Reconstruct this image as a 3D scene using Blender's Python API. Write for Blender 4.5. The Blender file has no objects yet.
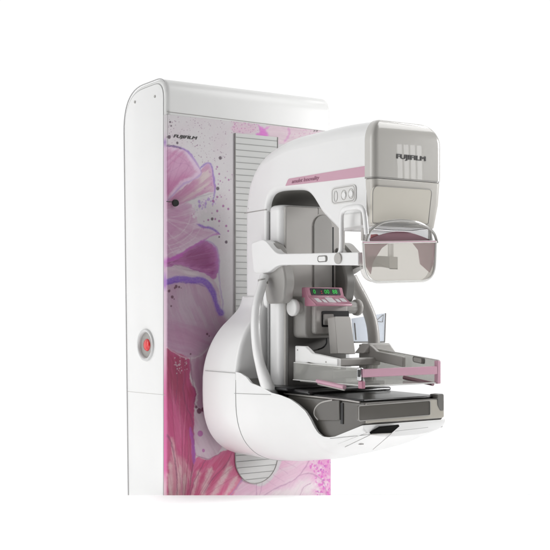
import bpy, bmesh, math, random
import numpy as np
from mathutils import Vector, Matrix

random.seed(7)
scn = bpy.context.scene
col = scn.collection

# ------------------------------------------------------------------ camera model
FPX = 1215.0; TH = math.radians(35.5); CX = 275.0; HY = 305.0; D0 = 3.5
F2 = (math.sin(TH), math.cos(TH)); R2 = (F2[1], -F2[0])
_x0 = (166 - CX) * D0 / FPX
CAM = (-D0*F2[0] - _x0*R2[0], -D0*F2[1] - _x0*R2[1]); CZ = 0.55
MID = 0.304                      # machine's centre line, metres from the cabinet's left end

def P(px, py, X=None, Y=None):
    """a measured point of the photograph placed on a known plane of the machine"""
    a = (px - CX) / FPX
    d = (F2[0] + a*R2[0], F2[1] + a*R2[1])
    w = (X - CAM[0]) / d[0] if X is not None else (Y - CAM[1]) / d[1]
    return Vector((CAM[0] + w*d[0], CAM[1] + w*d[1], CZ + (HY - py) * w / FPX))

def mir(v): return Vector((2*MID - v[0], v[1], v[2]))

# ------------------------------------------------------------------ materials
def new_mat(name):
    m = bpy.data.materials.new(name); m.use_nodes = True
    return m, m.node_tree, m.node_tree.nodes['Principled BSDF']

def plastic(name, c, rough=0.4, coat=0.0, metal=0.0, var=0.03, bump=0.0, spec=0.5, scale=6.0, coatr=0.05):
    m, t, b = new_mat(name)
    n = t.nodes.new('ShaderNodeTexNoise'); n.inputs['Scale'].default_value = scale; n.inputs['Detail'].default_value = 5
    tc = t.nodes.new('ShaderNodeTexCoord'); t.links.new(tc.outputs['Object'], n.inputs['Vector'])
    r = t.nodes.new('ShaderNodeValToRGB')
    r.color_ramp.elements[0].position = .3; r.color_ramp.elements[1].position = .7
    r.color_ramp.elements[0].color = [x*(1-var) for x in c] + [1]
    r.color_ramp.elements[1].color = [min(1, x*(1+var)) for x in c] + [1]
    t.links.new(n.outputs['Fac'], r.inputs['Fac']); t.links.new(r.outputs['Color'], b.inputs['Base Color'])
    mr = t.nodes.new('ShaderNodeMapRange'); mr.inputs['To Min'].default_value = rough*.88; mr.inputs['To Max'].default_value = rough*1.12
    t.links.new(n.outputs['Fac'], mr.inputs['Value']); t.links.new(mr.outputs['Result'], b.inputs['Roughness'])
    b.inputs['Metallic'].default_value = metal; b.inputs['Coat Weight'].default_value = coat
    b.inputs['Coat Roughness'].default_value = coatr
    b.inputs['Specular IOR Level'].default_value = spec
    if bump:
        n2 = t.nodes.new('ShaderNodeTexNoise'); n2.inputs['Scale'].default_value = 900
        t.links.new(tc.outputs['Object'], n2.inputs['Vector'])
        bp = t.nodes.new('ShaderNodeBump'); bp.inputs['Strength'].default_value = bump; bp.inputs['Distance'].default_value = .0004
        t.links.new(n2.outputs['Fac'], bp.inputs['Height']); t.links.new(bp.outputs['Normal'], b.inputs['Normal'])
    return m

def clear(name, tint, body, fac, rough=0.06):
    """thin acrylic sheet: tinted see-through mixed with a glossy body"""
    m, t, b = new_mat(name)
    b.inputs['Base Color'].default_value = list(body) + [1]; b.inputs['Roughness'].default_value = rough
    tr = t.nodes.new('ShaderNodeBsdfTransparent'); tr.inputs['Color'].default_value = list(tint) + [1]
    lw = t.nodes.new('ShaderNodeLayerWeight'); lw.inputs['Blend'].default_value = .25
    mr = t.nodes.new('ShaderNodeMapRange'); mr.inputs['To Min'].default_value = fac; mr.inputs['To Max'].default_value = min(1, fac+.5)
    mx = t.nodes.new('ShaderNodeMixShader')
    t.links.new(lw.outputs['Facing'], mr.inputs['Value']); t.links.new(mr.outputs['Result'], mx.inputs['Fac'])
    t.links.new(tr.outputs['BSDF'], mx.inputs[1]); t.links.new(b.outputs['BSDF'], mx.inputs[2])
    t.links.new(mx.outputs['Shader'], t.nodes['Material Output'].inputs['Surface'])
    return m

def glow(name, c, s):
    m, t, b = new_mat(name)
    b.inputs['Base Color'].default_value = list(c) + [1]
    b.inputs['Emission Color'].default_value = list(c) + [1]; b.inputs['Emission Strength'].default_value = s
    return m

WHITE = plastic('white_enamel', (.80, .80, .795), .30, .25, var=.012, bump=.04)
WHITEM = plastic('white_satin', (.80, .80, .79), .42, .0, var=.012, bump=.05)
OFFW = plastic('offwhite_band', (.80, .80, .79), .38, .1, var=.012, bump=.04)
GAPG = plastic('panel_gap_grey', (.36, .36, .355), .6)
LRING = plastic('ring_grey', (.60, .60, .60), .28, .3)  # grey tone stands in for the outer shading of a white ring
SEAM = plastic('seam_shadow_gap', (.36, .36, .36), .7)
LGREY = plastic('light_grey_plastic', (.42, .405, .385), .38, .1, var=.02, bump=.05)
COVER = plastic('warm_grey_gloss', (.52, .505, .475), .25, .6, var=.012, coatr=.012)
BEIGE = plastic('beige_filter', (.62, .59, .52), .32, .3, var=.02, coatr=.2)
MGREY = plastic('mid_grey_plastic', (.33, .32, .305), .36, .1, var=.03, bump=.05)
DGREY = plastic('dark_grey_plastic', (.145, .14, .13), .4, .1, var=.05, bump=.05)
TAUPE = plastic('taupe_body', (.10, .094, .085), .30, .35, var=.04, bump=.05)
TAUPEL = plastic('taupe_light', (.42, .395, .345), .36, .15, var=.03, bump=.05)
WINDOW = plastic('smoked_window', (.085, .078, .068), .25, .4, var=.05)
CARBON = plastic('carbon_top', (.016, .016, .017), .3, .2, var=.2, scale=60)
BLACK = plastic('black_plastic', (.012, .012, .013), .35)
CHROME = plastic('polished_steel', (.62, .62, .63), .14, metal=1.0)
PINK = plastic('pink_trim', (.40, .17, .235), .35, .2, var=.03)
PINKL = plastic('pale_pink_trim', (.56, .32, .405), .35, .2, var=.03)
MAUVE = plastic('mauve_filter', (.26, .13, .16), .3, .2, var=.05)
RED = plastic('red_button', (.72, .02, .025), .25, .5)
REDG = plastic('red_tag', (.6, .02, .05), .3)
KEY = plastic('grey_key', (.62, .60, .62), .4)
INKBLACK = plastic('print_black', (.03, .028, .028), .5)
INKROSE = plastic('print_rose', (.30, .12, .19), .5)
LCD = glow('lcd_green', (.012, .40, .05), .32)
LCDR = glow('lcd_red', (.7, .05, .08), .4)
ACRYL = clear('clear_acrylic', (.93, .93, .94), (.60, .60, .58), .20)
ACRYLG = clear('paddle_acrylic', (.84, .84, .82), (.46, .46, .44), .30)
SHIELD = clear('shield_acrylic', (.90, .885, .86), (.66, .64, .59), .21, .04)
SHIELDP = clear('pink_tinted_acrylic', (.80, .62, .69), (.50, .31, .38), .42, .06)
POCKET = clear('pale_blue_acrylic', (.90, .93, .97), (.74, .77, .82), .30)
GROOVE = plastic('bellows_fold', (.27, .275, .27), .6)
BELL = plastic('bellows_cloth', (.62, .625, .61), .6, var=.03, bump=.1)

FLOORM = plastic('white_floor_paint', (.96, .96, .96), .85, var=.004, spec=.1)

# ------------------------------------------------------------------ mesh builder
class MB:
    def __init__(s): s.bm = bmesh.new()
    def prism(s, pts, vec, mi=0):
        vec = Vector(vec); a = [s.bm.verts.new(p) for p in pts]; b = [s.bm.verts.new(Vector(p)+vec) for p in pts]
        n = len(a); fs = [s.bm.faces.new(a), s.bm.faces.new(b[::-1])]
        for i in range(n): fs.append(s.bm.faces.new((a[i], b[i], b[(i+1) % n], a[(i+1) % n])))
        for f in fs: f.material_index = mi
        return s
    def box(s, lo, hi, mi=0):
        return s.prism([(lo[0], lo[1], lo[2]), (hi[0], lo[1], lo[2]), (hi[0], lo[1], hi[2]), (lo[0], lo[1], hi[2])], (0, hi[1]-lo[1], 0), mi)
    def face(s, pts, mi=0):
        f = s.bm.faces.new([s.bm.verts.new(p) for p in pts]); f.material_index = mi; return s
    def loft(s, rings, mi=0, cap=True, closed=True):
        vs = [[s.bm.verts.new(p) for p in r] for r in rings]; n = len(vs[0])
        for i in range(len(vs)-1):
            for j in range(n if closed else n-1):
                k = (j+1) % n
                f = s.bm.faces.new((vs[i][j], vs[i][k], vs[i+1][k], vs[i+1][j])); f.material_index = mi
        if cap:
            for r in (vs[0][::-1], vs[-1]):
                f = s.bm.faces.new(r); f.material_index = mi
        return s
    def tube(s, path, rad, seg=14, closed=False, flat=1.0, mi=0, side=None):
        path = [Vector(p) for p in path]; n = len(path)
        rads = rad if isinstance(rad, (list, tuple)) else [rad]*n
        up = Vector(side) if side else None; rings = []
        for i, p in enumerate(path):
            if closed: t = path[(i+1) % n] - path[i-1]
            else: t = path[min(i+1, n-1)] - path[max(i-1, 0)]
            t.normalize()
            if up is None:
                up = t.orthogonal().normalized()
            u = (up - t*up.dot(t)).normalized(); v = t.cross(u)
            if not side: up = u
            rings.append([p + u*math.cos(2*math.pi*k/seg)*rads[i] + v*math.sin(2*math.pi*k/seg)*rads[i]*flat for k in range(seg)])
        if closed: rings.append(rings[0])
        s.loft(rings, mi, cap=not closed)
        if closed: bmesh.ops.remove_doubles(s.bm, verts=s.bm.verts, dist=1e-6)
        return s
    def ribbon(s, path, w, y, mi=0):
        """flat stroke in the print's plane with a width that swells and thins"""
        n = len(path); L = []; R = []
        for i, p in enumerate(path):
            a = path[max(i-1, 0)]; b = path[min(i+1, n-1)]
            t = Vector((b[0]-a[0], 0, b[2]-a[2]))
            if t.length < 1e-9: t = Vector((1, 0, 0))
            t.normalize(); nn = Vector((-t.z, 0, t.x))
            ww = (w[i] if isinstance(w, list) else w) * .5
            L.append(Vector((p[0], y, p[2])) + nn*ww); R.append(Vector((p[0], y, p[2])) - nn*ww)
        for i in range(n-1): s.face((L[i], L[i+1], R[i+1], R[i]), mi)
        return s
    def build(s, name, mats, parent=None, bevel=0, seg=3, angle=38, sub=0, bang=35, smooth=True):
        bmesh.ops.recalc_face_normals(s.bm, faces=s.bm.faces)
        me = bpy.data.meshes.new(name); s.bm.to_mesh(me); s.bm.free()
        for m in (mats if isinstance(mats, (list, tuple)) else [mats]): me.materials.append(m)
        o = bpy.data.objects.new(name, me); col.objects.link(o)
        if smooth:
            me.polygons.foreach_set('use_smooth', [True]*len(me.polygons)); me.set_sharp_from_angle(angle=math.radians(angle))
        if bevel:
            b = o.modifiers.new('bevel', 'BEVEL'); b.width = bevel; b.segments = seg; b.limit_method = 'ANGLE'
            b.angle_limit = math.radians(bang); b.harden_normals = False; b.use_clamp_overlap = True
        if sub:
            q = o.modifiers.new('sub', 'SUBSURF'); q.levels = q.render_levels = sub
        if parent is not None:
            o.parent = parent
            if parent is root: o.matrix_parent_inverse = Matrix.Translation(-root.location)
        return o

def catmull(pts, n=8, closed=False):
    pts = [Vector(p) for p in pts]; N = len(pts); out = []
    rng = N if closed else N-1
    for i in range(rng):
        if closed: p0, p1, p2, p3 = pts[i-1], pts[i], pts[(i+1) % N], pts[(i+2) % N]
        else: p0, p1, p2, p3 = pts[max(i-1, 0)], pts[i], pts[i+1], pts[min(i+2, N-1)]
        for k in range(n):
            t = k/n
            out.append(.5*((2*p1) + (p2-p0)*t + (2*p0-5*p1+4*p2-p3)*t*t + (3*p1-p0-3*p2+p3)*t**3))
    if not closed: out.append(pts[-1])
    return out

def fillet(pts, rads, n=6):
    """round the corners of a flat polygon (3D points in one plane)"""
    pts = [Vector(p) for p in pts]; N = len(pts); out = []
    for i in range(N):
        r = rads[i] if isinstance(rads, (list, tuple)) else rads
        p, a, b = pts[i], pts[i-1], pts[(i+1) % N]
        if r <= 0: out.append(p); continue
        u = (a-p); v = (b-p); r_ = min(r, u.length*.49, v.length*.49); u.normalize(); v.normalize()
        s0 = p + u*r_; s1 = p + v*r_
        for k in range(n+1):
            t = k/n; out.append(s0*(1-t)**2 + p*2*t*(1-t) + s1*t*t)
    return out

def lettering(name, body, size, origin, xdir, zdir, mat, parent, extrude=.0004, shear=0.0, weight=0.0, spacing=1.0, width=None):
    """raised letters; weight thickens the strokes (share of the letter size)"""
    cu = bpy.data.curves.new(name, 'FONT'); cu.body = body; cu.size = 1.0; cu.extrude = extrude/size
    cu.shear = shear; cu.space_character = spacing; cu.resolution_u = 3
    o = bpy.data.objects.new(name, cu); col.objects.link(o)
    bpy.context.view_layer.update()
    me = bpy.data.meshes.new_from_object(o.evaluated_get(bpy.context.evaluated_depsgraph_get()))
    col.objects.unlink(o); bpy.data.objects.remove(o)
    x = Vector(xdir).normalized(); z = Vector(zdir).normalized(); nrm = x.cross(z).normalized()
    xs = [v.co.x for v in me.vertices]; s = width/(max(xs)-min(xs)) if width else size
    base = [v.co.copy() for v in me.vertices]; polys = [list(p.vertices) for p in me.polygons]
    V = []; Fc = []
    shifts = [(0, 0)] if not weight else [(-weight, 0), (weight, 0), (0, -weight*.6), (0, weight*.6)]
    for q, (dx, dz) in enumerate(shifts):
        b = len(V)
        V += [Vector(origin) + x*((c.x+dx)*s) + z*((c.y+dz)*size) + nrm*(c.z*size + q*.00003) for c in base]
        Fc += [[i+b for i in p] for p in polys]
    m2 = bpy.data.meshes.new(name); m2.from_pydata(V, [], Fc); m2.materials.append(mat); bpy.data.meshes.remove(me)
    t = bpy.data.objects.new(name, m2); col.objects.link(t); t.parent = parent
    return t

# ------------------------------------------------------------------ the machine
root = bpy.data.objects.new('mammography_machine', None); col.objects.link(root)
root.location = (MID, .12, -.25); root.empty_display_size = .2
root['label'] = 'white mammography x-ray machine with flower printed column, clear face shield and pink compression paddle'
root['category'] = 'x-ray machine'

# --- column cabinet -------------------------------------------------
CW = .606; ZT = 1.211; ZB = -.25
BK_T = .262; BK_B = .226
def side_outline(off=0.0, x=0.0, zb=ZB):
    pts = [(x, 0+off, zb), (x, 0+off, ZT-off), (x, BK_T-off, ZT-.01-off), (x, BK_B-off, zb)]
    return fillet([Vector(p) for p in pts], [0, .058-off*.6, .125-off*.6, 0], 12)
cab = MB().prism(side_outline(), (CW, 0, 0)).build('column_cabinet', OFFW, root, bevel=.016, seg=5, bang=50, angle=50)
MB().prism(side_outline(.0125, -.0006), (.004, 0, 0)).build('end_gap', SEAM, cab)
MB().prism(side_outline(.0145, -.0016), (.004, 0, 0)).build('end_panel', WHITE, cab, bevel=.0012, seg=2, bang=50)
for px, py in ((135, 102), (155, 96.5)):
    c = P(px, py, X=-.0016)
    MB().tube([c + Vector((-.0015, 0, 0)), c + Vector((.002, 0, 0))], .0042, 12).build('screw', MGREY, cab)
# emergency stop: raised ring, dished recess, red mushroom button
c = P(146, 345, X=-.002)
def cut(o, cutter):
    m = o.modifiers.new('cut', 'BOOLEAN'); m.object = cutter; m.solver = 'EXACT'; m.operation = 'DIFFERENCE'
    bpy.context.view_layer.update()
    dg = bpy.context.evaluated_depsgraph_get(); me = bpy.data.meshes.new_from_object(o.evaluated_get(dg))
    o.modifiers.clear(); o.data = me
    for p in me.polygons: p.use_smooth = p.area < .004
    me.set_sharp_from_angle(angle=math.radians(40))
cutter = MB().tube([c - Vector((.03, 0, 0)), c + Vector((.05, 0, 0))], .038, 40).build('cutter', SEAM)
for o in list(cab.children) + [cab]:
    if o.name.split('.')[0] in ('end_gap', 'end_panel', 'column_cabinet'): cut(o, cutter)
bpy.data.objects.remove(cutter)
ang = [2*math.pi*k/40 for k in range(40)]
def turned(prof, n=40): return [[c + Vector((d, r*math.cos(a), r*math.sin(a))) for a in ang] for d, r in prof]
MB().loft(turned([(.002, .0485), (-.0045, .047), (-.006, .0435), (-.0045, .0395), (.004, .0375), (.012, .037)]), cap=False).build('button_ring', LRING, cab, angle=60)
MB().loft(turned([(.004, .0372), (.018, .0365), (.030, .033), (.036, .020), (.037, .001)]), cap=True).build('button_dish', MGREY, cab)
MB().loft(turned([(.036, .011), (.016, .011), (.014, .018), (.004, .0185), (.000, .016), (-.002, .008), (-.0022, .001)])).build('stop_button', RED, cab, angle=50)
so = side_outline(0, .0035)
MB().tube([so[0]*0 + p for p in so[1+6:]], .0018, 8).build('back_edge', plastic('edge_grey', (.42, .42, .42), .45), cab)
for pa_, pb_ in ((P(127.6, 391.5, X=-.0016), P(165.5, 395, X=-.0016)),):
    MB().tube([pa_, pb_], .0006, 6).build('panel_joint', LGREY, cab)
# seam below the front band and the fine seam low on both faces
MB().prism([P(167, 111.4, Y=0)+Vector((0, -.0006, 0)), P(331.5, 131.6, Y=0)+Vector((0, -.0006, 0)), P(331.5, 132.2, Y=0)+Vector((0, -.0006, 0)), P(167, 112.1, Y=0)+Vector((0, -.0006, 0))], (0, .002, 0)).build('band_seam', MGREY, cab)

# --- flower print: pigment laid down stroke by stroke on a fine sheet ----------
YP = -.0012
def Q(px, py): return P(px, py, Y=0)
zt_print = Q(167, 114.5).z
NX, NZ = 560, 1120
gx = np.linspace(.0048, CW-.0045, NX); gz = np.linspace(-.08, zt_print, NZ)
GX, GZ = np.meshgrid(gx, gz)
_dx = GX - CAM[0]; _dy = -CAM[1]; _w = _dx*F2[0] + _dy*F2[1]
U = CX + FPX*(_dx*R2[0] + _dy*R2[1])/_w; V = HY - FPX*(GZ - CZ)/_w       # where each grain of the sheet was measured
rng = np.random.default_rng(5)
def vnoise(x, y, seed):
    r = np.random.default_rng(seed).random((64, 64))
    xi = np.floor(x).astype(int); yi = np.floor(y).astype(int); fx = x-xi; fy = y-yi
    fx = fx*fx*(3-2*fx); fy = fy*fy*(3-2*fy)
    a = r[yi % 64, xi % 64]; b = r[yi % 64, (xi+1) % 64]; c = r[(yi+1) % 64, xi % 64]; d = r[(yi+1) % 64, (xi+1) % 64]
    return (a*(1-fx)+b*fx)*(1-fy) + (c*(1-fx)+d*fx)*fy
def fbm(x, y, seed, o=4): return sum(vnoise(x*2**k+k*7.3, y*2**k+k*3.1, seed+k)*.5**k for k in range(o))/(2-.5**(o-1))
def sst(a, b, x):
    t = np.clip((x-a)/(b-a), 0, 1); return t*t*(3-2*t)
C3 = np.empty(U.shape + (3,)); C3[:] = (.63, .60, .615)
grain = fbm(U*.9, V*.9, 11); wash = fbm(U*.05, V*.05, 21)
jx = (fbm(U*.35, V*.35, 31)-.5)*2.2; jy = (fbm(U*.35, V*.35, 41)-.5)*2.2       # ragged wet edges
def blend(m, c): 
    global C3
    C3 = C3*(1-m[..., None]) + np.asarray(c)*m[..., None]
def segdist(pts, closed, x, y):
    n = len(pts); best = np.full(x.shape, 1e9); par = np.zeros(x.shape); ins = np.zeros(x.shape, bool)
    for i in range(n if closed else n-1):
        ax, ay = pts[i]; bx, by = pts[(i+1) % n]; ex, ey = bx-ax, by-ay; l2 = ex*ex+ey*ey+1e-9
        t = np.clip(((x-ax)*ex+(y-ay)*ey)/l2, 0, 1); d = np.hypot(x-ax-t*ex, y-ay-t*ey)
        k = d < best; best = np.where(k, d, best); par = np.where(k, (i+t)/max(n-1, 1), par)
        if closed and ay != by:
            ins ^= ((ay > y) != (by > y)) & (x < ex*(y-ay)/ey + ax)
    return best, par, ins
def curve(px, n=6, closed=False): return [(v.x, v.y) for v in catmull([(a, b, 0) for a, b in px], n, closed)]
def window(pts, pad):
    xs = [p[0] for p in pts]; ys_ = [p[1] for p in pts]
    m = (U > min(xs)-pad) & (U < max(xs)+pad) & (V > min(ys_)-pad) & (V < max(ys_)+pad)
    r = np.where(m.any(1))[0]; c = np.where(m.any(0))[0]
    return (slice(r[0], r[-1]+1), slice(c[0], c[-1]+1)) if len(r) and len(c) else None
def petal(px, cin, cedge, cst, ang=0, edge=10, soft=1.0, streak=.6, op=1.0, fine=.55, seed=1, rag=1.0):
    """a wash: pale or dark rim, body colour, brush streaks along ang degrees"""
    pts = curve(px, 6, True); w = window(pts, 6)
    if w is None: return
    x = U[w]+jx[w]*rag; y = V[w]+jy[w]*rag; d, _, ins = segdist(pts, True, x, y); sd = np.where(ins, -d, d)
    a = math.radians(ang); u = U[w]*math.cos(a)+V[w]*math.sin(a); v = -U[w]*math.sin(a)+V[w]*math.cos(a)
    wob = fbm(u*.04, v*.04, seed+50)*8
    s = fbm(u*.035, (v+wob)*.33, seed, 4); s2 = fbm(u*.06, (v+wob)*fine*2, seed+9, 3)
    t = sst(0, edge, -sd + (fbm(U[w]*.12, V[w]*.12, seed+3)-.5)*edge*.9)[..., None]
    c = np.asarray(cedge)*(1-t) + np.asarray(cin)*t
    k = (sst(.42, .68, s)*streak)[..., None]; c = c*(1-k) + np.asarray(cst)*k
    c = c*(.93 + .14*s2)[..., None]
    m = (sst(soft, -soft, sd)*op)[..., None]
    C3[w] = C3[w]*(1-m) + c*m
def stroke(px, wd, c, soft=.5, op=1.0, seed=1, taper=True, rag=.6):
    pts = curve(px, 7); w = window(pts, wd+4)
    if w is None: return
    d, par, _ = segdist(pts, False, U[w]+jx[w]*rag, V[w]+jy[w]*rag)
    wv = wd*.5*(.55 + .9*fbm(par*9, par*0+seed, seed+70, 2))
    if taper: wv = wv*np.clip(np.minimum(par, 1-par)*7+.25, 0, 1)
    m = (sst(soft, -soft, d-wv)*op*(.75+.5*(grain[w]-.5)))[..., None]
    C3[w] = C3[w]*(1-m) + np.asarray(c)*m
def dots(items, c, soft=.35, op=.9):
    for x0_, y0_, r in items:
        w = window([(x0_, y0_)], r+2)
        if w is None: continue
        d = np.hypot((U[w]-x0_)*1.15+jx[w]*.25, V[w]-y0_+jy[w]*.25)
        m = (sst(soft, -soft, d-r)*op)[..., None]; C3[w] = C3[w]*(1-m) + np.asarray(c)*m
def scatter(n, x0_, x1_, y0_, y1_, r0, r1, keep=lambda x, y: True):
    out = []
    while len(out) < n:
        x = rng.uniform(x0_, x1_); y = rng.uniform(y0_, y1_)
        if keep(x, y): out.append((x, y, r0+(r1-r0)*rng.random()**2))
        else: n -= .2
    return out
VIO = (.20, .08, .46); LIL = (.40, .26, .52); PALE = (.64, .55, .61); WIN = (.20, .045, .12); MAG = (.60, .11, .50); INKD = (.07, .035, .06)
# paper tint
blend(sst(.45, .75, wash)*.35, (.62, .53, .58))
# mauve body of the middle bloom
petal([(160, 281), (178, 278), (194, 279), (205, 281), (214, 296), (220, 311), (226, 318), (231, 330), (216, 344), (204, 352), (190, 358), (176, 354), (160, 345)], (.50, .37, .46), (.50, .33, .44), (.44, .24, .37), 70, 26, 2.5, .5, .95, seed=3)
petal([(160, 318), (190, 322), (214, 330), (206, 350), (190, 358), (160, 346)], (.46, .22, .36), (.48, .30, .42), (.42, .18, .32), 20, 18, 8, .5, .7, seed=4, rag=2)
# upper petals
petal([(167, 205), (182, 202), (193, 206), (198, 222), (206, 227), (219, 233), (212, 236), (204, 240), (192, 247), (178, 255), (167, 259), (157, 259), (157, 205)], (.57, .37, .50), (.64, .50, .60), (.50, .26, .42), -28, 9, 1.0, .65, seed=6)
petal([(157, 206), (176, 206), (186, 216), (180, 236), (168, 246), (157, 247)], (.52, .25, .42), (.57, .36, .48), (.48, .20, .37), 10, 14, 7, .5, .6, seed=7, rag=2)
for a in ([(168, 250), (182, 246), (194, 238), (201, 227)], [(168, 246), (181, 241), (191, 233), (196, 222)], [(168, 240), (180, 234), (189, 222), (190, 212)], [(170, 253), (184, 250), (197, 243), (210, 236)]):
    stroke(a, .8, (.68, .60, .64), .6, .7)
petal([(199, 172), (205, 165), (209, 163.5), (212, 168), (213.8, 180), (214.6, 191), (205, 193), (195, 198), (183, 203), (165, 209), (165, 203), (180, 190), (192, 181)], (.60, .49, .50), (.56, .32, .47), (.50, .24, .39), -38, 7, .8, .6, seed=8)
petal([(165, 200), (180, 190), (190, 183), (198, 180), (196, 190), (182, 199), (165, 207)], (.50, .19, .35), (.53, .27, .41), (.44, .13, .29), -38, 5, 3.5, .5, .8, seed=9, rag=2)
petal([(167, 145.5), (178, 147.5), (186, 150.5), (193, 158), (199, 168), (200, 175), (190, 181), (178, 190), (167, 203), (157, 203), (157, 145.5)], (.56, .30, .46), (.68, .50, .63), (.50, .19, .36), -42, 7, .8, .7, seed=10)
petal([(157, 176), (172, 176), (186, 172), (192, 176), (180, 186), (167, 200), (157, 200)], (.50, .16, .34), (.54, .24, .41), (.46, .13, .30), -42, 7, 5, .5, .75, seed=12, rag=2)
for a in ([(169, 158), (177, 163), (186, 164), (193, 168)], [(176, 184), (180, 176), (186, 170), (190, 163)], [(170, 172), (177, 168), (184, 160)], [(168, 152), (176, 155), (185, 161), (192, 171)]):
    stroke(a, .7, (.40, .18, .34), .5, .55)
petal([(167, 259), (178, 255), (192, 246), (204, 240.5), (212, 245), (217, 252), (218.6, 262), (217.3, 274), (213, 279.5), (205, 274), (192, 270), (178, 265), (167, 268), (157, 267), (157, 259)], (.33, .085, .25), (.42, .16, .40), (.46, .17, .38), -25, 6, .9, .6, seed=14)
petal([(185, 254), (200, 248), (210, 254), (210, 266), (198, 266), (186, 262)], (.27, .065, .19), (.30, .08, .22), (.22, .05, .16), -15, 6, 4, .5, .7, seed=15, rag=2)
petal([(157, 268), (167, 268), (178, 265), (192, 270), (205, 274.5), (213, 280), (218.5, 290), (221, 306), (217, 302), (211, 289), (203, 281.5), (192, 279), (178, 278), (167, 282), (157, 283)], (.62, .53, .57), (.57, .43, .52), (.50, .36, .45), 18, 4, .9, .6, seed=16)
petal([(157, 268), (167, 268), (176, 268), (182, 274), (172, 279), (157, 282)], (.55, .36, .50), (.58, .42, .52), (.50, .3, .46), 10, 5, 3, .5, .7, seed=17)
def fan(o, ends, c, bend=4, op=.38, w_=.75):
    for k, e in enumerate(ends):
        mx, my = (o[0]+e[0])/2, (o[1]+e[1])/2; l_ = math.hypot(e[0]-o[0], e[1]-o[1]) or 1
        b_ = bend*(rng.random()-.3); stroke([(o[0]+rng.uniform(-2, 2), o[1]+rng.uniform(-2, 2)), (mx-(e[1]-o[1])/l_*b_, my+(e[0]-o[0])/l_*b_), e], w_, c, .45, op, seed=200+k, rag=.4)
fan((163, 204), [(170, 150), (177, 151), (184, 154), (190, 160), (194, 166), (196, 172), (193, 177), (186, 182)], (.40, .14, .30), 6)
fan((168, 207), [(203, 168), (208, 168), (211, 175), (212, 183), (212, 189), (204, 191)], (.42, .18, .32), 4)
fan((160, 216), [(190, 208), (194, 218), (203, 229), (213, 233), (206, 238), (194, 244), (182, 251)], (.46, .22, .38), 8, .34)
fan((160, 216), [(192, 212), (197, 224), (209, 231.5), (200, 240.5), (188, 247.5), (174, 254)], (.70, .60, .66), 8, .5)
fan((168, 263), [(205, 243), (212, 248), (216, 256), (216, 265), (214, 274), (205, 271)], (.20, .035, .13), 6, .45)
fan((168, 263), [(198, 247), (215, 252), (216, 270)], (.52, .24, .44), 6, .5)
# rims and violet ink
stroke([(167, 146.5), (178, 148.5), (186, 152), (192.5, 159.5), (198, 169)], 4.6, (.62, .47, .62), 1.6, .6)
stroke([(166, 145.5), (178, 147.2), (186, 150.5), (193, 158), (199, 168)], 1.8, VIO, .5, .85, seed=3)
stroke([(166, 145), (174, 146.5), (182, 148.6)], 2.0, INKD, .6, .7)
stroke([(186, 153), (192, 160), (197.6, 169), (198, 174), (191, 179), (181, 184), (173, 193), (168, 199)], 4.6, (.67, .52, .66), 1.2, .8)
stroke([(186, 151), (193, 158.5), (199.4, 168), (200.2, 174.5), (192, 180), (182, 185), (174, 193.5), (167, 201)], 1.8, LIL, .6, .8, seed=5)
stroke([(200, 168), (205, 164.5), (209, 163.6), (211.2, 167), (212.8, 177), (214, 187), (213.4, 195)], 3.4, (.56, .41, .60), 1.4, .5)
stroke([(199.5, 168.5), (205, 164), (209, 163), (211.7, 166), (213.2, 176), (214.7, 187), (214, 195), (213, 200)], 1.5, VIO, .5, .85, seed=7)
stroke([(214, 193), (206, 195), (195, 198.5), (184, 203.5)], 1.0, (.36, .27, .36), .5, .6)
stroke([(196, 224), (204, 226.8), (212, 228.3), (219, 233.5)], 2.8, LIL, 1.0, .6)
stroke([(197, 224.5), (204, 227), (212, 228.5), (220, 234.5)], 1.7, VIO, .6, .85, seed=9)
stroke([(219.5, 234), (212, 235.5), (204, 240), (192, 247), (178, 255.5), (166, 259.8)], 1.8, (.48, .12, .46), .7, .8, seed=11)
stroke([(165, 260.2), (174, 258.5), (183, 254)], 4.0, (.50, .09, .46), 1.2, .85)
stroke([(204, 240), (211.5, 243), (217, 250), (218.8, 262), (218.6, 275), (220.4, 290), (222.6, 304), (221.5, 311)], 1.5, LIL, .6, .8, seed=13)
stroke([(213, 245), (217.5, 256), (217, 270)], 3.5, (.50, .20, .52), 1.6, .55)
hook = [(163, 283.5), (174, 280), (182, 279), (191, 280.3), (200, 280), (207, 284), (212, 291), (215, 300), (217.5, 308), (220.5, 312.5)]
stroke(hook, 7.5, (.34, .20, .54), 1.6, .6, seed=4, taper=False)
stroke(hook, 5.4, (.17, .06, .48), .9, .92, seed=6, taper=False)
stroke([(165, 285), (176, 282), (186, 282.8), (197, 283.5), (205, 287)], 1.2, (.14, .05, .34), .5, .7)
# splintered violet fringe below the second petal
dots(scatter(34, 195, 215, 196, 212, .5, 1.7, lambda x, y: abs(y-(208-(x-195)*.5)) < 5), (.38, .24, .54), .5, .75)
dots(scatter(40, 190, 214, 196, 222, .5, 1.9, lambda x, y: abs(y-(214-(x-190)*.55)) < 7), (.68, .62, .66), .5, .8)
dots(scatter(18, 200, 216, 198, 208, .4, 1.1), (.50, .30, .58), .4, .7)
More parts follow.
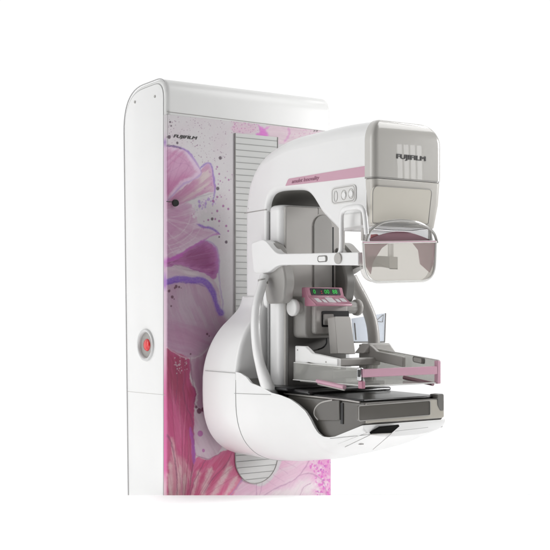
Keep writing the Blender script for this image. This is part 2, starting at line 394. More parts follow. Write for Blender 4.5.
# lower left crimson bloom
petal([(167, 347), (176, 353), (188, 357.5), (191, 366), (190, 380), (196, 391), (195, 402), (194, 420), (196, 440), (195, 462), (190, 480), (186, 514), (156, 514), (156, 345)], (.34, .04, .105), (.43, .07, .18), (.47, .07, .19), 82, 7, 1.0, .6, seed=20)
petal([(156, 395), (176, 398), (188, 420), (192, 450), (190, 476), (184, 514), (156, 514)], (.56, .07, .22), (.48, .06, .18), (.62, .14, .30), 78, 14, 9, .6, .8, seed=21, rag=2)
petal([(191, 360), (204, 352), (214, 343), (226, 348), (222, 400), (207, 415), (197, 405), (197, 392), (192, 378)], (.44, .24, .35), (.47, .30, .40), (.38, .16, .27), 85, 8, 1.5, .6, .9, seed=22)
petal([(197, 408), (204, 412), (216, 425), (222, 445), (214, 456), (206, 459), (197, 456), (194, 446), (194, 420)], (.60, .46, .54), (.54, .36, .46), (.62, .52, .57), 60, 6, .8, .6, .95, seed=23)
petal([(191, 479), (196, 458), (206, 460), (214, 456.5), (222, 451.5), (233, 451), (241, 470), (242, 484), (240, 514), (184, 514), (187, 494)], (.58, .08, .21), (.52, .08, .21), (.63, .16, .30), -58, 6, .9, .6, seed=24)
for k, (a, w_, o_) in enumerate(([[(201, 500), (207, 480), (211, 468)], 5.0, .75], [[(209, 502), (219, 484), (231, 466)], 4.5, .8], [[(222, 500), (230, 488), (237, 476)], 5, .7], [[(190, 500), (195, 486), (199, 470)], 4.0, .7], [[(214, 498), (224, 478), (229, 462)], 2.5, .5], [[(232, 500), (237, 492), (240, 486)], 3, .5])):
    stroke(a, w_*1.7, (.70, .34, .42), 3.0, o_*.6, seed=30+k); stroke(a, w_*.8, (.74, .62, .62), 1.8, o_, seed=40+k, rag=1.2)
petal([(170, 440), (178, 452), (187, 460), (191, 478), (185, 500), (183, 514), (167, 514)], (.60, .26, .33), (.50, .09, .2), (.70, .48, .49), 78, 6, 2.0, .7, .85, seed=26)
for k, a in enumerate(([(176, 500), (179, 484), (180, 466)], [(182, 500), (184, 486), (185, 474)], [(170, 500), (171, 484), (170, 462)])): stroke(a, 3.4, (.72, .58, .57), 1.8, .7, seed=50+k)
stroke([(163, 343), (168, 348), (176, 354), (185, 357.5), (193, 358), (201, 355), (209, 347), (216, 339)], 1.1, (.66, .56, .61), .6, .75, seed=8)
for k, (a, w_, c) in enumerate(([[(190, 357), (191, 370), (193, 385), (195.5, 393), (194, 402), (198, 408), (204, 412.5)], 1.0, WIN], [[(184, 358), (184.5, 375), (183, 392), (187, 408), (192, 420), (193.5, 440), (194, 458), (191, 475), (189, 498)], 1.1, WIN],
        [[(165, 433), (170, 440), (174, 456), (176.5, 475), (177, 498)], 1.5, WIN], [[(206, 459), (200, 470), (193, 484), (189, 498)], 1.0, WIN], [[(232, 452), (225, 466), (213, 478), (203, 493)], .9, WIN],
        [[(221, 452), (214, 456.5), (208, 459), (203, 458), (196, 455.5)], 1.0, WIN], [[(241, 478), (242.5, 488), (240.5, 498)], 1.9, LIL], [[(241, 480), (236, 488), (229, 497)], 1.2, LIL], [[(176, 362), (177, 384), (175, 404)], .8, WIN])):
    stroke(a, w_, c, .5, .8, seed=60+k)
stroke([(190, 427), (192.7, 445), (194, 464)], 2.8, (.34, .08, .48), .8, .85, seed=2)
dots([(200, 433.5, 3.1), (203.3, 450.5, 1.7)], (.44, .13, .37)); dots([(199, 411, 2.8), (203, 409.5, 2.2), (196, 407, 1.5)], (.13, .03, .07), .6)
dots(scatter(34, 174, 187, 356, 374, .4, 1.1), (.56, .40, .46), .35, .8)
fan((183, 512), [(170, 356), (175, 362), (180, 366), (186, 370), (188, 390), (190, 412), (191, 436)], (.20, .02, .06), 10, .42, .9)
fan((183, 512), [(172, 380), (179, 392), (186, 404), (188, 430)], (.60, .20, .33), 10, .4, .9)
fan((192, 506), [(200, 462), (208, 462), (216, 460), (224, 456), (231, 456), (236, 464), (239, 474)], (.38, .04, .12), 5, .5, .8)
# lower right pale bloom with a speckled magenta rim
petal([(238, 514), (241, 482), (262, 486), (278, 470), (290, 440), (334, 440), (334, 514)], (.72, .50, .61), (.70, .42, .56), (.72, .57, .64), -30, 12, 1.2, .6, seed=70)
petal([(258, 500), (272, 489.5), (290, 482), (299, 476), (310, 474), (320, 478), (325, 488), (325, 514), (250, 514)], (.73, .64, .67), (.70, .48, .60), (.71, .54, .62), -50, 8, .9, .5, seed=71)
m_ = sst(300, 326, U + (fbm(U*.1, V*.1, 81)-.5)*22) * sst(440, 452, V); blend(m_*.62*sst(.25, .6, fbm(U*.22, V*.22, 83)), (.70, .20, .52))
dots(scatter(150, 306, 334, 446, 500, .35, 1.6, lambda x, y: x > 309 + abs(y-462)*.18), (.66, .12, .50), .5, .75)
dots(scatter(60, 316, 334, 448, 500, .3, 1.0), (.46, .07, .46), .3, .8); dots(scatter(50, 308, 332, 446, 498, .3, 1.0), (.76, .62, .70), .3, .8)
for k, (a, w_) in enumerate(([[(258, 499), (274, 489), (290, 482), (299, 475.5), (307, 464), (313, 450)], 1.2], [[(299, 475.5), (308, 473.4), (318, 476.8), (324.5, 484), (326, 496)], 1.3], [[(298, 498), (304, 487), (311, 483)], .9], [[(256.5, 482), (256, 498)], 1.0], [[(263, 480), (259, 498)], .7])):
    stroke(a, w_, (.42, .20, .36), .5, .75, seed=90+k)
for k, a in enumerate(([(278, 467), (288, 474)], [(272, 474), (284, 482)], [(284, 461), (297, 468)], [(290, 455), (301, 460)], [(266, 480), (276, 486)], [(300, 453), (307, 457)])): stroke(a, .7, (.52, .28, .44), .5, .6, seed=95+k)
# strip of blossom under the band
petal([(233, 120), (256, 122), (257, 134), (233, 132)], (.66, .50, .58), (.64, .56, .60), (.68, .42, .56), 8, 5, 2.0, .6, .8, seed=101, rag=2)
petal([(268, 124), (290, 127), (318, 129), (318, 142), (284, 144), (266, 139)], (.68, .52, .59), (.67, .47, .57), (.70, .58, .62), 8, 4, 1.4, .6, .95, seed=102)
petal([(257, 124.5), (263, 127.5), (270, 126), (266, 130), (269, 136.5), (261, 138), (256, 134), (260, 131)], (.70, .16, .60), (.70, .30, .62), (.62, .10, .52), 20, 3, 1.2, .5, .95, seed=103, rag=1.6)
stroke([(288, 127.5), (289, 134), (284, 142)], 2.2, (.62, .16, .50), 1.0, .7)
dots(scatter(120, 231, 260, 119, 133, .25, .75), (.52, .18, .42), .3, .7); dots(scatter(50, 290, 318, 128, 138, .25, .7), (.58, .26, .46), .3, .6)
# splatter
dots(scatter(170, 167, 226, 117, 164, .28, .62, lambda x, y: y < 147 + max(0, (x-178))*.62), (.30, .17, .27), .28, .8)
dots(scatter(40, 200, 232, 170, 250, .3, .9), (.40, .20, .38), .3, .7)
dots([(169, 137, 1.9), (170, 122, 1.0), (171, 126, .9), (177, 143, 1.3), (220, 158, 1.8), (217.5, 188.5, 1.9), (212, 219, 1.5), (226, 242, 1.6), (219, 237, 1.0)], INKD, .5, .9)
dots([(217, 167, 1.0), (219, 174, 1.1), (220, 181, .8), (217, 197, 1.2), (221, 197, .7), (213, 201, 1.4), (223, 206, 1.3), (228, 209, 1.2), (217, 211, 1.3), (208, 220, 1.1), (219, 221, 1.3), (215, 219, 1), (226, 226, 1.2), (228, 231, 1.0), (228.5, 180, 1.0), (216, 169, .7), (218, 184, .7)], (.36, .12, .32), .4, .9)
dots([(169, 291, 1.5), (172, 297, 1.6), (176, 286.5, 1.7), (179, 287, 1.2), (174.5, 288, 1.1), (171, 306, 1.0), (207, 334, 1.2), (190.5, 354, .9), (209, 336, .8), (181, 288, .5), (174, 299, .7)], (.12, .04, .07), .5, .9)
C3 *= (.97 + .06*(grain-.5))[..., None]
C3 = np.clip(C3, .01, .78)
# the sheet itself, folded a few millimetres round the cabinet's corner
fold = [Vector((.0165-.0171*math.sin(t), .0160-.0168*math.cos(t), 0)) for t in (1.5, 1.25, 1.0, .8)]
fy = [130, 137, 142, 148, 205, 256, 262, 270, 281, 286, 292, 340, 352, 382, 400, 470, 485, 500]
fc = [(.63, .60, .615), (.60, .5, .58), (.34, .2, .46), (.66, .46, .62), (.70, .50, .64), (.70, .52, .64), (.56, .2, .52), (.62, .42, .56), (.42, .2, .56), (.44, .22, .55), (.68, .50, .62), (.72, .54, .63), (.74, .48, .60), (.70, .20, .40), (.66, .14, .34), (.66, .14, .36), (.70, .42, .52), (.72, .5, .58)]
fyv = V[:, 0]; FC = np.stack([np.interp(fyv, fy, [c[k] for c in fc]) for k in range(3)], 1)
nc = NX + len(fold); co = np.empty((NZ, nc, 3)); cc = np.ones((NZ, nc, 4), np.float32)
for k, f in enumerate(fold):
    co[:, k, 0] = f.x; co[:, k, 1] = f.y; co[:, k, 2] = gz; cc[:, k, :3] = FC if k < 3 else FC*.5 + C3[:, 0]*.5
co[:, len(fold):, 0] = GX; co[:, len(fold):, 1] = YP; co[:, len(fold):, 2] = GZ; cc[:, len(fold):, :3] = C3
ids = np.arange(NZ*nc).reshape(NZ, nc)
fq = np.stack([ids[:-1, :-1], ids[:-1, 1:], ids[1:, 1:], ids[1:, :-1]], -1).reshape(-1, 4)
me = bpy.data.meshes.new('flower_print'); me.vertices.add(NZ*nc); me.vertices.foreach_set('co', co.reshape(-1))
me.loops.add(fq.size); me.loops.foreach_set('vertex_index', fq.reshape(-1).astype(np.int32))
me.polygons.add(len(fq)); me.polygons.foreach_set('loop_start', np.arange(0, fq.size, 4, dtype=np.int32)); me.update(calc_edges=True)
at = me.color_attributes.new('pigment', 'FLOAT_COLOR', 'POINT'); at.data.foreach_set('color', cc.reshape(-1))
pm, pt, pb = new_mat('watercolour_print')
an = pt.nodes.new('ShaderNodeAttribute'); an.attribute_name = 'pigment'; pt.links.new(an.outputs['Color'], pb.inputs['Base Color'])
pb.inputs['Roughness'].default_value = .42; pb.inputs['Coat Weight'].default_value = .15; pb.inputs['Coat Roughness'].default_value = .2
me.materials.append(pm)
prn = bpy.data.objects.new('flower_print', me); col.objects.link(prn); prn.parent = cab
# lettering above the petals
o0 = Q(173, 137.4); o1 = Q(196.5, 137.8)
lettering('lettering', 'FUJIFILM', .0125, (o0.x, -.0018, o0.z), (1, 0, 0.0), (0, 0, 1), INKBLACK, cab, shear=.25, weight=.03, width=(o1.x-o0.x))
c = P(175.5, 203, Y=-.004)
MB().tube([c + Vector((0, .003, 0)), c + Vector((0, -.004, 0))], [.0105, .0095], 18).build('keyhole', BLACK, cab)
MB().tube([P(166.5, 201.5, Y=-.005), P(172, 202, Y=-.005)], .0012, 8).build('keyhole_mark', INKBLACK, cab)
for px in (315, 317.5):
    c = P(px, 130.8, Y=-.004); MB().tube([c, c + Vector((0, .006, 0))], .0016, 8).build('screw', DGREY, cab)

# bellows that closes the arm's travel slot
xl, xr = Q(234.6, 300).x, Q(234.6, 300).x + .156
ztop = Q(235, 133.2).z; zbot = Q(257, 483).z + (xr-xl)/2
cxm = (xl+xr)/2; rr = (xr-xl)/2
pts = [Vector((xl, -.0036, ztop)), Vector((xr, -.0036, ztop))] + [Vector((cxm + rr*math.cos(a), -.0036, zbot - rr*math.sin(a))) for a in [math.pi*k/28 for k in range(29)]]
bel = MB().prism(pts, (0, .003, 0))
z = ztop - .012; 
bel.build('bellows', BELL, cab)
gr = MB()
while z > zbot - rr + .01:
    h = rr if z > zbot else math.sqrt(max(0, rr*rr - (zbot-z)**2))
    gr.box((cxm-h+.001, -.0046, z-.0007), (cxm+h-.001, -.003, z+.0007))
    z -= .0187
gr.build('bellows_folds', GROOVE, cab)
edge = [Vector((xl, -.004, ztop)), Vector((xl, -.004, zbot))] + [Vector((cxm - rr*math.cos(a), -.004, zbot - rr*math.sin(a))) for a in [math.pi*k/28 for k in range(1, 29)]] + [Vector((xr, -.004, ztop))]
MB().tube(edge, .0014, 8).build('bellows_edge', MGREY, cab)

# --- arm ------------------------------------------------------------
XA = .188; XB = 2*MID - XA
arm_px = [(244.2, 213.6), (244.8, 200), (247, 185), (251.5, 171), (259, 158), (271, 147), (288, 137.6), (310, 131.2), (335, 125), (352, 122), (366.5, 120),
          (366.5, 218), (352, 228), (340, 231), (333, 225), (326, 218), (320, 211), (311, 196.5), (303, 190.5), (290, 190), (278, 191.2), (271.5, 194.5), (268, 202), (267, 210.3)]
ap = [P(x, y, X=XA) for x, y in arm_px]
ap = catmull(ap[:11], 4) + [ap[11]] + catmull(ap[12:], 4)
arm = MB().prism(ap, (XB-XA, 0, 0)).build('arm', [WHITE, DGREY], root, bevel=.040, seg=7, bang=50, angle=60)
_n = len(ap); me = arm.data; bw = me.attributes.new('bevel_weight_edge', 'FLOAT', 'EDGE')
for e in me.edges:
    a, b = e.vertices
    if (a < _n) == (b < _n):
        i = min(a % _n, b % _n); j = max(a % _n, b % _n)
        if j - i > 1: i = 40
        bw.data[e.index].value = (.5 + .5*min(1, i/28)) if i < 40 else (0 if i == 40 else .36)
for md in arm.modifiers: md.limit_method = 'WEIGHT'; md.material = 0; md.use_clamp_overlap = False
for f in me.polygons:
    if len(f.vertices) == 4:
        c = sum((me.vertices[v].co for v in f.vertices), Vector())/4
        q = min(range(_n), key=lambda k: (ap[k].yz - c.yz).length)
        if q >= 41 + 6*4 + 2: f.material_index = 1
# arch underside is dark grey: the hollow's shade put into its colour
st = fillet([P(285.6, 185.9, X=XA), P(288.6, 178.8, X=XA), P(365.8, 165.9, X=XA), P(365.8, 176.6, X=XA)], [.002, .006, .001, .001], 4)
MB().prism([p - Vector((.0012, 0, 0)) for p in st], (.003, 0, 0)).build('pink_stripe', PINKL, arm)
a, b = P(292, 183.4, X=XA), P(319.5, 179.4, X=XA)
lettering('stripe_lettering', 'amulet Innovality', .015, a - Vector((.0016, 0, 0)), (b-a), (0, 0, 1), INKROSE, arm, shear=.3, weight=.0, width=(b-a).length)
pad = fillet([P(331.6, 188, X=XA), P(331.8, 205, X=XA), P(356.6, 201.5, X=XA), P(356.6, 184, X=XA)], .013, 6)
pd = MB().prism([p - Vector((.003, 0, 0)) for p in pad], (.008, 0, 0)).build('button_pad', plastic('pad_grey', (.70, .695, .68), .35), arm, bevel=.0012, seg=2)
for px, py, rx, rz in ((343.8, 195.0, .0100, .0125), (351.0, 193.6, .0100, .0125)):
    c = P(px, py, X=XA-.0032)
    MB().tube([c + Vector((0, rx*math.cos(t), rz*math.sin(t))) for t in [2*math.pi*k/24 for k in range(24)]], .0008, 8, closed=True).build('button_ring', LGREY, pd)
    MB().tube([c + Vector((.0, 0, 0)), c + Vector((-.0015, 0, 0))], [.0088, .0078], 24).build('push_button', OFFW, pd)
c = P(337, 196.2, X=XA-.0032)
MB().tube(catmull([c + Vector((0, .003, .014)), c + Vector((0, -.0015, .006)), c + Vector((0, -.0015, -.006)), c + Vector((0, .003, -.014))], 4), .0007, 8).build('button_mark', MGREY, pd)
MB().tube(catmull([c + Vector((0, .007, .014)), c + Vector((0, .0115, .006)), c + Vector((0, .0115, -.006)), c + Vector((0, .007, -.014))], 4), .0007, 8).build('button_mark', MGREY, pd)
loop = [p - Vector((.003, 0, 0)) for p in fillet([P(333, 189.2, X=XA), P(333.2, 203.6, X=XA), P(355.3, 200.4, X=XA), P(355.3, 185.4, X=XA)], .011, 6)]
MB().tube(loop, .0008, 6, closed=True).build('pad_groove', MGREY, pd)

# spine behind the arch: outer shell and grey inner face
sp = [P(244.4, 212.8, X=XA), P(244, 300, X=XA), P(267, 306, X=XA), P(267, 210, X=XA)]
ymin = sp[2].y; yb = sp[0].y
spine = MB().prism([Vector((XA+.001, yb, sp[0].z+.03)), Vector((XA+.001, yb, .54)), Vector((XA+.001, ymin, .54)), Vector((XA+.001, ymin, sp[0].z+.03))], (XB-XA-.002, 0, 0)).build('spine', WHITE, root, bevel=.016, seg=5)
seam = [P(244.4, 213.2, X=XA), P(266, 209.6, X=XA)]
MB().prism([seam[0]+Vector((-.0008, 0, .0012)), seam[1]+Vector((-.0008, 0, .0012)), seam[1]+Vector((-.0008, 0, -.0012)), seam[0]+Vector((-.0008, 0, -.0012))], (.002, 0, 0)).build('seam', MGREY, spine)
MB().box((XA+.004, ymin-.003, .33), (XB-.004, ymin+.004, P(268, 212, X=XA).z)).build('seam', SEAM, spine)
YI = -.305
inner = [Vector((XA+.002, ymin-.002, 0)), Vector((XA+.002, YI, 0)), Vector((XB-.002, YI, 0)), Vector((XB-.002, ymin-.002, 0))]
inn = fillet(inner, [0, .034, .034, 0], 8)
zi0, zi1 = .30, P(284, 204.2, Y=YI).z
face = MB().prism([Vector((p.x, p.y, zi0)) for p in inn], (0, 0, zi1-zi0)).build('spine_front', WHITE, root, bevel=.016, seg=4, bang=60)
gx0, gx1 = P(285, 240, Y=YI).x, XB - .006
face = MB().prism(fillet([Vector((gx0, YI-.003, zi0)), Vector((gx1, YI-.003, zi0)), Vector((gx1, YI-.003, zi1-.004)), Vector((gx0, YI-.003, zi1-.004))], [0, 0, .012, .012], 5), (0, .012, 0)).build('spine_face', LGREY, root, bevel=.0028, seg=3)
YI -= .003
# rounded slot cover on the face and the dark seam beside it
s0, s1 = P(313.2, 260, Y=YI).x, P(331.6, 260, Y=YI).x
zt = P(322, 215, Y=YI).z; rs = (s1-s0)/2
pts = [Vector((s0, YI-.004, .32)), Vector((s1, YI-.004, .32))] + [Vector((s0+rs+rs*math.cos(t), YI-.004, zt-rs+rs*math.sin(t))) for t in [math.pi*k/20 for k in range(21)]]
MB().prism(pts, (0, .007, 0)).build('slot_cover', MGREY, face, bevel=.0015, seg=2)
MB().box((s1+.0005, YI-.002, .32), (s1+.0062, YI+.004, zt-rs)).build('slot_gap', BLACK, face)
MB().box((s0-.003, YI-.001, .32), (s0-.0008, YI+.004, zt-rs)).build('slot_gap', MGREY, face)
xs = P(315.5, 205, Y=YI).x
MB().box((xs+.01, YI-.0012, zt+.002), (xs+.0115, YI+.004, zi1-.004)).build('seam', MGREY, face)
MB().prism(fillet([Vector((gx0+.002, YI-.0075, zi0)), Vector((gx1-.002, YI-.0075, zi0)), Vector((gx1-.002, YI-.0075, P(300, 303, Y=YI).z)), Vector((gx0+.002, YI-.0075, P(300, 303, Y=YI).z))], [0, 0, .012, .012], 5), (0, .010, 0)).build('spine_shade_plate', plastic('spine_shade_grey', (.125, .12, .113), .4, var=.04, bump=.05), root, bevel=.003, seg=3)  # added dark plate, stands in for shade on the lower spine face
# pivot between spine and column
MB().tube([Vector((MID, -.035, .40)), Vector((MID, -.006, .40))], .06, 32).build('pivot', MGREY, root)

# --- tube head ------------------------------------------------------
YH0, YH1 = -.670, -.706
zc0 = P(366, 177.2, X=.186).z; zc1 = P(395, 121.6, Y=-.68).z
XC0, XC1 = .1855, .4185
RT = .056
def cover_ring(z, q):
    l, r, fr = q*.040, q*.062, q*.026
    return fillet([Vector((XC0+l, YH0, z)), Vector((XC0+l, YH1+fr, z)), Vector((XC1-r, YH1+fr, z)), Vector((XC1-r, YH0, z))], [0, .026, .030, 0], 10)
crs = [cover_ring(zc0, 0), cover_ring(zc0+.02, 0), cover_ring(zc1-RT, 0)]
for k in range(1, 13):
    t = math.pi/2*k/12*.985
    crs.append(cover_ring(zc1-RT+RT*math.sin(t), 1-math.cos(t)))
head = MB().loft(crs).build('tube_head_cover', COVER, root, angle=50)
# lower housing, drafted towards the bottom
zl = P(371, 226, X=.19).z
def ring(z, ins, y1): return fillet([Vector((XC0+ins, YH0-.0, z)), Vector((XC0+ins, y1, z)), Vector((XC1-ins*1.6, y1, z)), Vector((XC1-ins*1.6, YH0, z))], [0, .022, .022, 0], 8)
low = MB().loft([ring(zc0-.004, .001, YH1+.001), ring((zc0+zl)/2, .004, YH1+.002), ring(zl, .012, YH1+.006)]).build('tube_head_base', plastic('warm_grey_light', (.56, .54, .50), .3, .3), root, bevel=.003, seg=2, bang=60)
MB().prism([Vector((p.x*.998+.0006, p.y+.0015, zc0-.0036)) for p in ring(0, .001, YH1)], (0, 0, .0040)).build('head_seam', MGREY, head)
pn = fillet([P(372.6, 185.6, Y=YH1), P(432.0, 189.6, Y=YH1), P(429.2, 224, Y=YH1), P(373.6, 223, Y=YH1)], [.022, .012, .004, .004], 8)
MB().prism([Vector((p.x, YH1-.0015+(zc0-p.z)*.045, p.z)) for p in pn], (0, .01, 0)).build('filter_panel', BEIGE, low, bevel=.0015, seg=2)
pn2 = [Vector((p.x, YH1-.0012+(zc0-p.z)*.045, p.z)) for p in pn]
MB().tube(pn2, .0011, 6, closed=True).build('panel_groove', MGREY, low)
a, b = P(396.4, 158.6, Y=YH1-.0008), P(425, 161.0, Y=YH1-.0008)
lettering('lettering', 'FUJIFILM', .0165, (a.x, a.y, (a.z+b.z)/2+.0005), (1, 0, 0), (0, 0, 1), INKBLACK, head, weight=.035, width=(b.x-a.x))

# --- face shield ----------------------------------------------------
YS = -.712
yt = P(364, 242.5, Y=YS).z
def SP(px, py, Y=YS): return P(px, py, Y=Y)
sh = fillet([SP(363, 242.6), SP(435.8, 241.6), SP(434.5, 281), SP(365, 282.5)], [.003, .003, .048, .055], 10)
XMm = (sh[0].x + SP(435.8, 241.6).x)/2
def bow(p): return Vector((p.x, p.y + .05*((p.x-XMm)/.11)**2*.35 - .012, p.z))
def plate(bm, pts, th, mi=0, N=14):
    bm.prism([Vector(p) for p in pts], (0, th, 0), mi); return bm
shield = MB().prism(sh, (0, .003, 0)).build('face_shield', SHIELD, root)
MB().tube(sh, .0033, 10, closed=True).build('shield_rim', plastic('polished_edge', (.76, .755, .73), .10, .6), shield)
wl_ = [p for p in sh if p.z < yt - .004]
wall = MB().loft([[p + Vector((0, .003, 0)) for p in wl_], [p + Vector((0, .018, 0)) for p in wl_]], cap=False, closed=False).build('shield_wall', clear('wall_acrylic', (.93, .92, .91), (.62, .61, .58), .10, .05), shield, angle=60)
sm_ = wall.modifiers.new('thickness', 'SOLIDIFY'); sm_.thickness = .002
MB().tube([SP(363, 242.4, YS-.002), SP(435.8, 241.4, YS-.002)], .0017, 8).build('shield_top_edge', PINKL, shield)
for pts in ([(364.2, 243.5), (389, 243), (382, 248), (373, 262), (371, 274), (366, 266)], [(413, 243), (435, 242.5), (433.5, 264), (430, 272.5), (420.5, 264), (418.5, 250)]):
    MB().prism([SP(x, y, YS+.006) for x, y in pts], (0, .0025, 0)).build('tinted_wing', SHIELDP, shield)
# mauve filter disc and clear arch behind the shield
arc = [SP(371, 241.5, -.700)] + [SP(370.5+59*t, 238.5 - 7.5*math.sin(math.pi*t)+1*t, -.700) for t in [k/16 for k in range(17)]] + [SP(430, 241, -.700)]
MB().prism(arc, (0, .004, 0)).build('filter_disc', MAUVE, shield)
MB().prism([SP(371, 238.5, -.694), SP(371.5, 234.5, -.694), SP(377, 234, -.694), SP(380, 236, -.694), SP(374, 238.5, -.694)], (0, .003, 0)).build('red_tag', REDG, shield)
archp = [SP(363.5, 244, -.700), SP(365.5, 236, -.70), SP(370, 229.5, -.702), SP(379, 223.5, -.708), SP(390, 221, -.712), SP(403, 220.6, -.712), SP(416, 222.8, -.709), SP(426, 228, -.704), SP(432, 234, -.70), SP(435, 243, -.70)]
MB().tube([p + Vector((0, -.008, 0)) for p in catmull(archp, 6)], .0034, 8).build('shield_arch', plastic('arch_edge', (.40, .39, .37), .12, .6), shield)
MB().prism(catmull([p+Vector((0, .004, 0)) for p in archp], 5), (0, .003, 0)).build('arch_plate', ACRYL, shield)
MB().tube([SP(371, 229, -.706), SP(392, 230.6, -.708), SP(412, 231, -.708), SP(428, 229, -.706)], .0022, 8).build('shield_bar', CHROME, shield)
for a in ((365.5, 232.5), (432.5, 233)):
    c = SP(a[0], a[1], -.700); MB().box(c - Vector((.004, -.004, .02)), c + Vector((.004, .014, .012))).build('shield_clip', LGREY, shield, bevel=.002, seg=2)

# --- patient handles ------------------------------------------------
XW = .150
def handle_side(f, mats):
    w = fillet([P(250.6, 243, X=XW), P(253.5, 273.2, X=XW), P(267, 273.4, X=XW), P(277.2, 265.2, X=XW), P(300, 264.8, X=XW), P(338, 265.2, X=XW), P(358.3, 265.4, X=XW),
                P(358.3, 252.2, X=XW), P(338, 252.6, X=XW), P(300, 253.4, X=XW), P(276.5, 253.8, X=XW), P(266, 241, X=XW), P(262, 239.2, X=XW)],
               [.014, .014, .02, .02, 0, 0, .004, .004, 0, 0, .02, .012, .01], 6)
    if f is mir: w = [Vector((p.x, max(p.y, -.485), p.z)) for p in w]
    vec = Vector((.030, 0, 0)) if f is not mir else Vector((-.030, 0, 0))
    if f is mir:
        k = [p for p in w]; w = [p for i, p in enumerate(k) if (p - k[i-1]).length > 1e-5]
    return MB().prism([f(p) for p in w], vec).build('armrest_bar', mats, root, bevel=.009, seg=5, bang=60, angle=60)
ident = lambda v: v
bar = handle_side(ident, WHITE)
far = handle_side(mir, MGREY)  # white bar's twin in grey: its shadow is put into the colour
MB().tube(catmull([Vector((2*MID-XW-.012, -.47, bar_z)) for bar_z in (P(395, 258, X=.45).z, P(395, 250, X=.45).z, P(395, 240, X=.45).z, P(395, 226, X=.45).z)], 4), .0075, 12, flat=1.4, side=(1, 0, 0)).build('armrest_loop', WHITE, root)
# rocker switch on the bar, disc joint, upright loop
c = P(322.5, 258.8, X=XW)
rk = fillet([c + Vector((-.001, dy, dz)) for dy, dz in ((.021, .0085), (.021, -.0085), (-.021, -.0085), (-.021, .0085))], .008, 6)
MB().prism(rk, (.003, 0, 0)).build('rocker_bezel', DGREY, bar, bevel=.0006, seg=1)
rk2 = [p*.74 + c*.26 + Vector((-.0022, 0, 0)) for p in rk]
MB().prism(rk2, (.004, 0, 0)).build('rocker', WHITEM, bar, bevel=.0015, seg=2)
c = P(338.5, 258.5, X=XW)
MB().tube([c + Vector((-.004, 0, 0)), c + Vector((.010, 0, 0))], .0145, 28).build('joint_disc', LGREY, bar, bevel=.001, seg=2)
for f in (ident,):
    lp = [P(334.5, 257.5, X=XW), P(338.5, 252, X=XW), P(339.5, 243, X=XW), P(339.5, 226, X=XW), P(340, 214, X=XW), P(343.5, 209, X=XW), P(352, 207.2, X=XW), P(358.5, 207.2, X=XW), P(362, 211, X=XW), P(363.5, 222, X=XW), P(364.5, 234, X=XW)]
    MB().tube([f(p + Vector((.006, 0, 0))) for p in catmull(lp, 6)], .0058, 12, flat=1.25, side=(1, 0, 0)).build('armrest_loop', WHITE, root)
# grey lower lip of the arm seen through the loop
lip = fillet([P(342, 214, X=.184), P(361, 212, X=.184), P(361, 225.5, X=.184), P(342, 229, X=.184)], .006, 4)
MB().prism(lip, (.01, 0, 0)).build('arm_lip', OFFW, arm, bevel=.003, seg=2)
# grey mounts that carry the bars and bowed grab handles
for f in (ident, mir):
    q = fillet([P(258, 246, X=.165), P(266.5, 304, X=.165), P(283, 303, X=.165), P(285.5, 280, X=.165), P(282, 262, X=.165), P(276, 246, X=.165), P(268, 240, X=.165)], [.01, .012, .02, .02, .02, .02, .01], 5)
    s = 1 if f is ident else -1
    MB().prism([f(p) - Vector((.03 if f is mir else 0, 0, 0)) for p in q], (s*.035, 0, 0)).build('handle_mount', MGREY if f is ident else DGREY, root, bevel=.006, seg=3, bang=50)  # far mount a darker grey, its shadow put into the colour
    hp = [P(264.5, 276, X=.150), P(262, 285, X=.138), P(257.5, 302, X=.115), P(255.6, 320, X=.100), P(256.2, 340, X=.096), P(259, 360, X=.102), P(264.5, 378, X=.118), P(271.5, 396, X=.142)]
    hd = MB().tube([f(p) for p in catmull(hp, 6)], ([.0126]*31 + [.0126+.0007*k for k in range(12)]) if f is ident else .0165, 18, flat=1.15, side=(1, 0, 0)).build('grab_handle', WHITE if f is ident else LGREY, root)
    c = f(P(263, 281.5, X=.143))
    MB().tube([c + Vector((0, .001, .006)), c + Vector((0, -.001, -.0075))], .0138, 18, flat=1.04, side=(1, 0, 0)).build('handle_collar', MGREY, hd)

# --- rear housing (flared neck) ------------------------------------
ys = -.055
HW0 = MID - P(203.4, 390, Y=ys).x; ZB0 = .105; ZM0 = ZB0 + .2
ln = [(243.4, 296.5), (240, 307), (232, 316.5), (222, 327), (213.5, 340), (207.8, 354), (204.8, 366), (203.6, 377)]
ysl = [-.125, -.119, -.106, -.090, -.074, -.062, -.056, -.055]
L = catmull([P(x, y, Y=q) for (x, y), q in zip(ln, ysl)], 4)
nu = len(L)
L += [Vector((MID - HW0*max(0, math.cos(math.pi/2*k/16))**(2/2.7), ys, ZM0-(ZM0-ZB0)*math.sin(math.pi/2*k/16)**(2/2.7))) for k in range(16)]
yr0, yr1 = -.222, -.03
BK = [p.y + .025 for p in L]; BK = BK + BK[::-1]
O2 = [(p.x, p.z) for p in L] + [(2*MID-p.x, p.z) for p in L[::-1]]
NO = len(O2); nrm2 = []
for i in range(NO):
    a, b = O2[i-1], O2[(i+1) % NO]
    tx, tz = b[0]-a[0], b[1]-a[1]; l_ = math.hypot(tx, tz) or 1
    nrm2.append((-tz/l_, tx/l_))
if nrm2[nu//2][0] > 0: nrm2 = [(-a, -b) for a, b in nrm2]
nrm2[0] = (-1, 0); nrm2[NO-1] = (1, 0)
def oring(y, ins): return [Vector((x - n[0]*k, y, z - n[1]*k)) for (x, z), n, k in zip(O2, nrm2, ins)]
fr_ = [.014 if i < nu-5 or i >= NO-nu+5 else .0012 for i in range(NO)]
for k in range(5):
    fr_[nu-5+k] = .014 - .0128*k/5; fr_[NO-1-(nu-5+k)] = fr_[nu-5+k]
rr_ = []
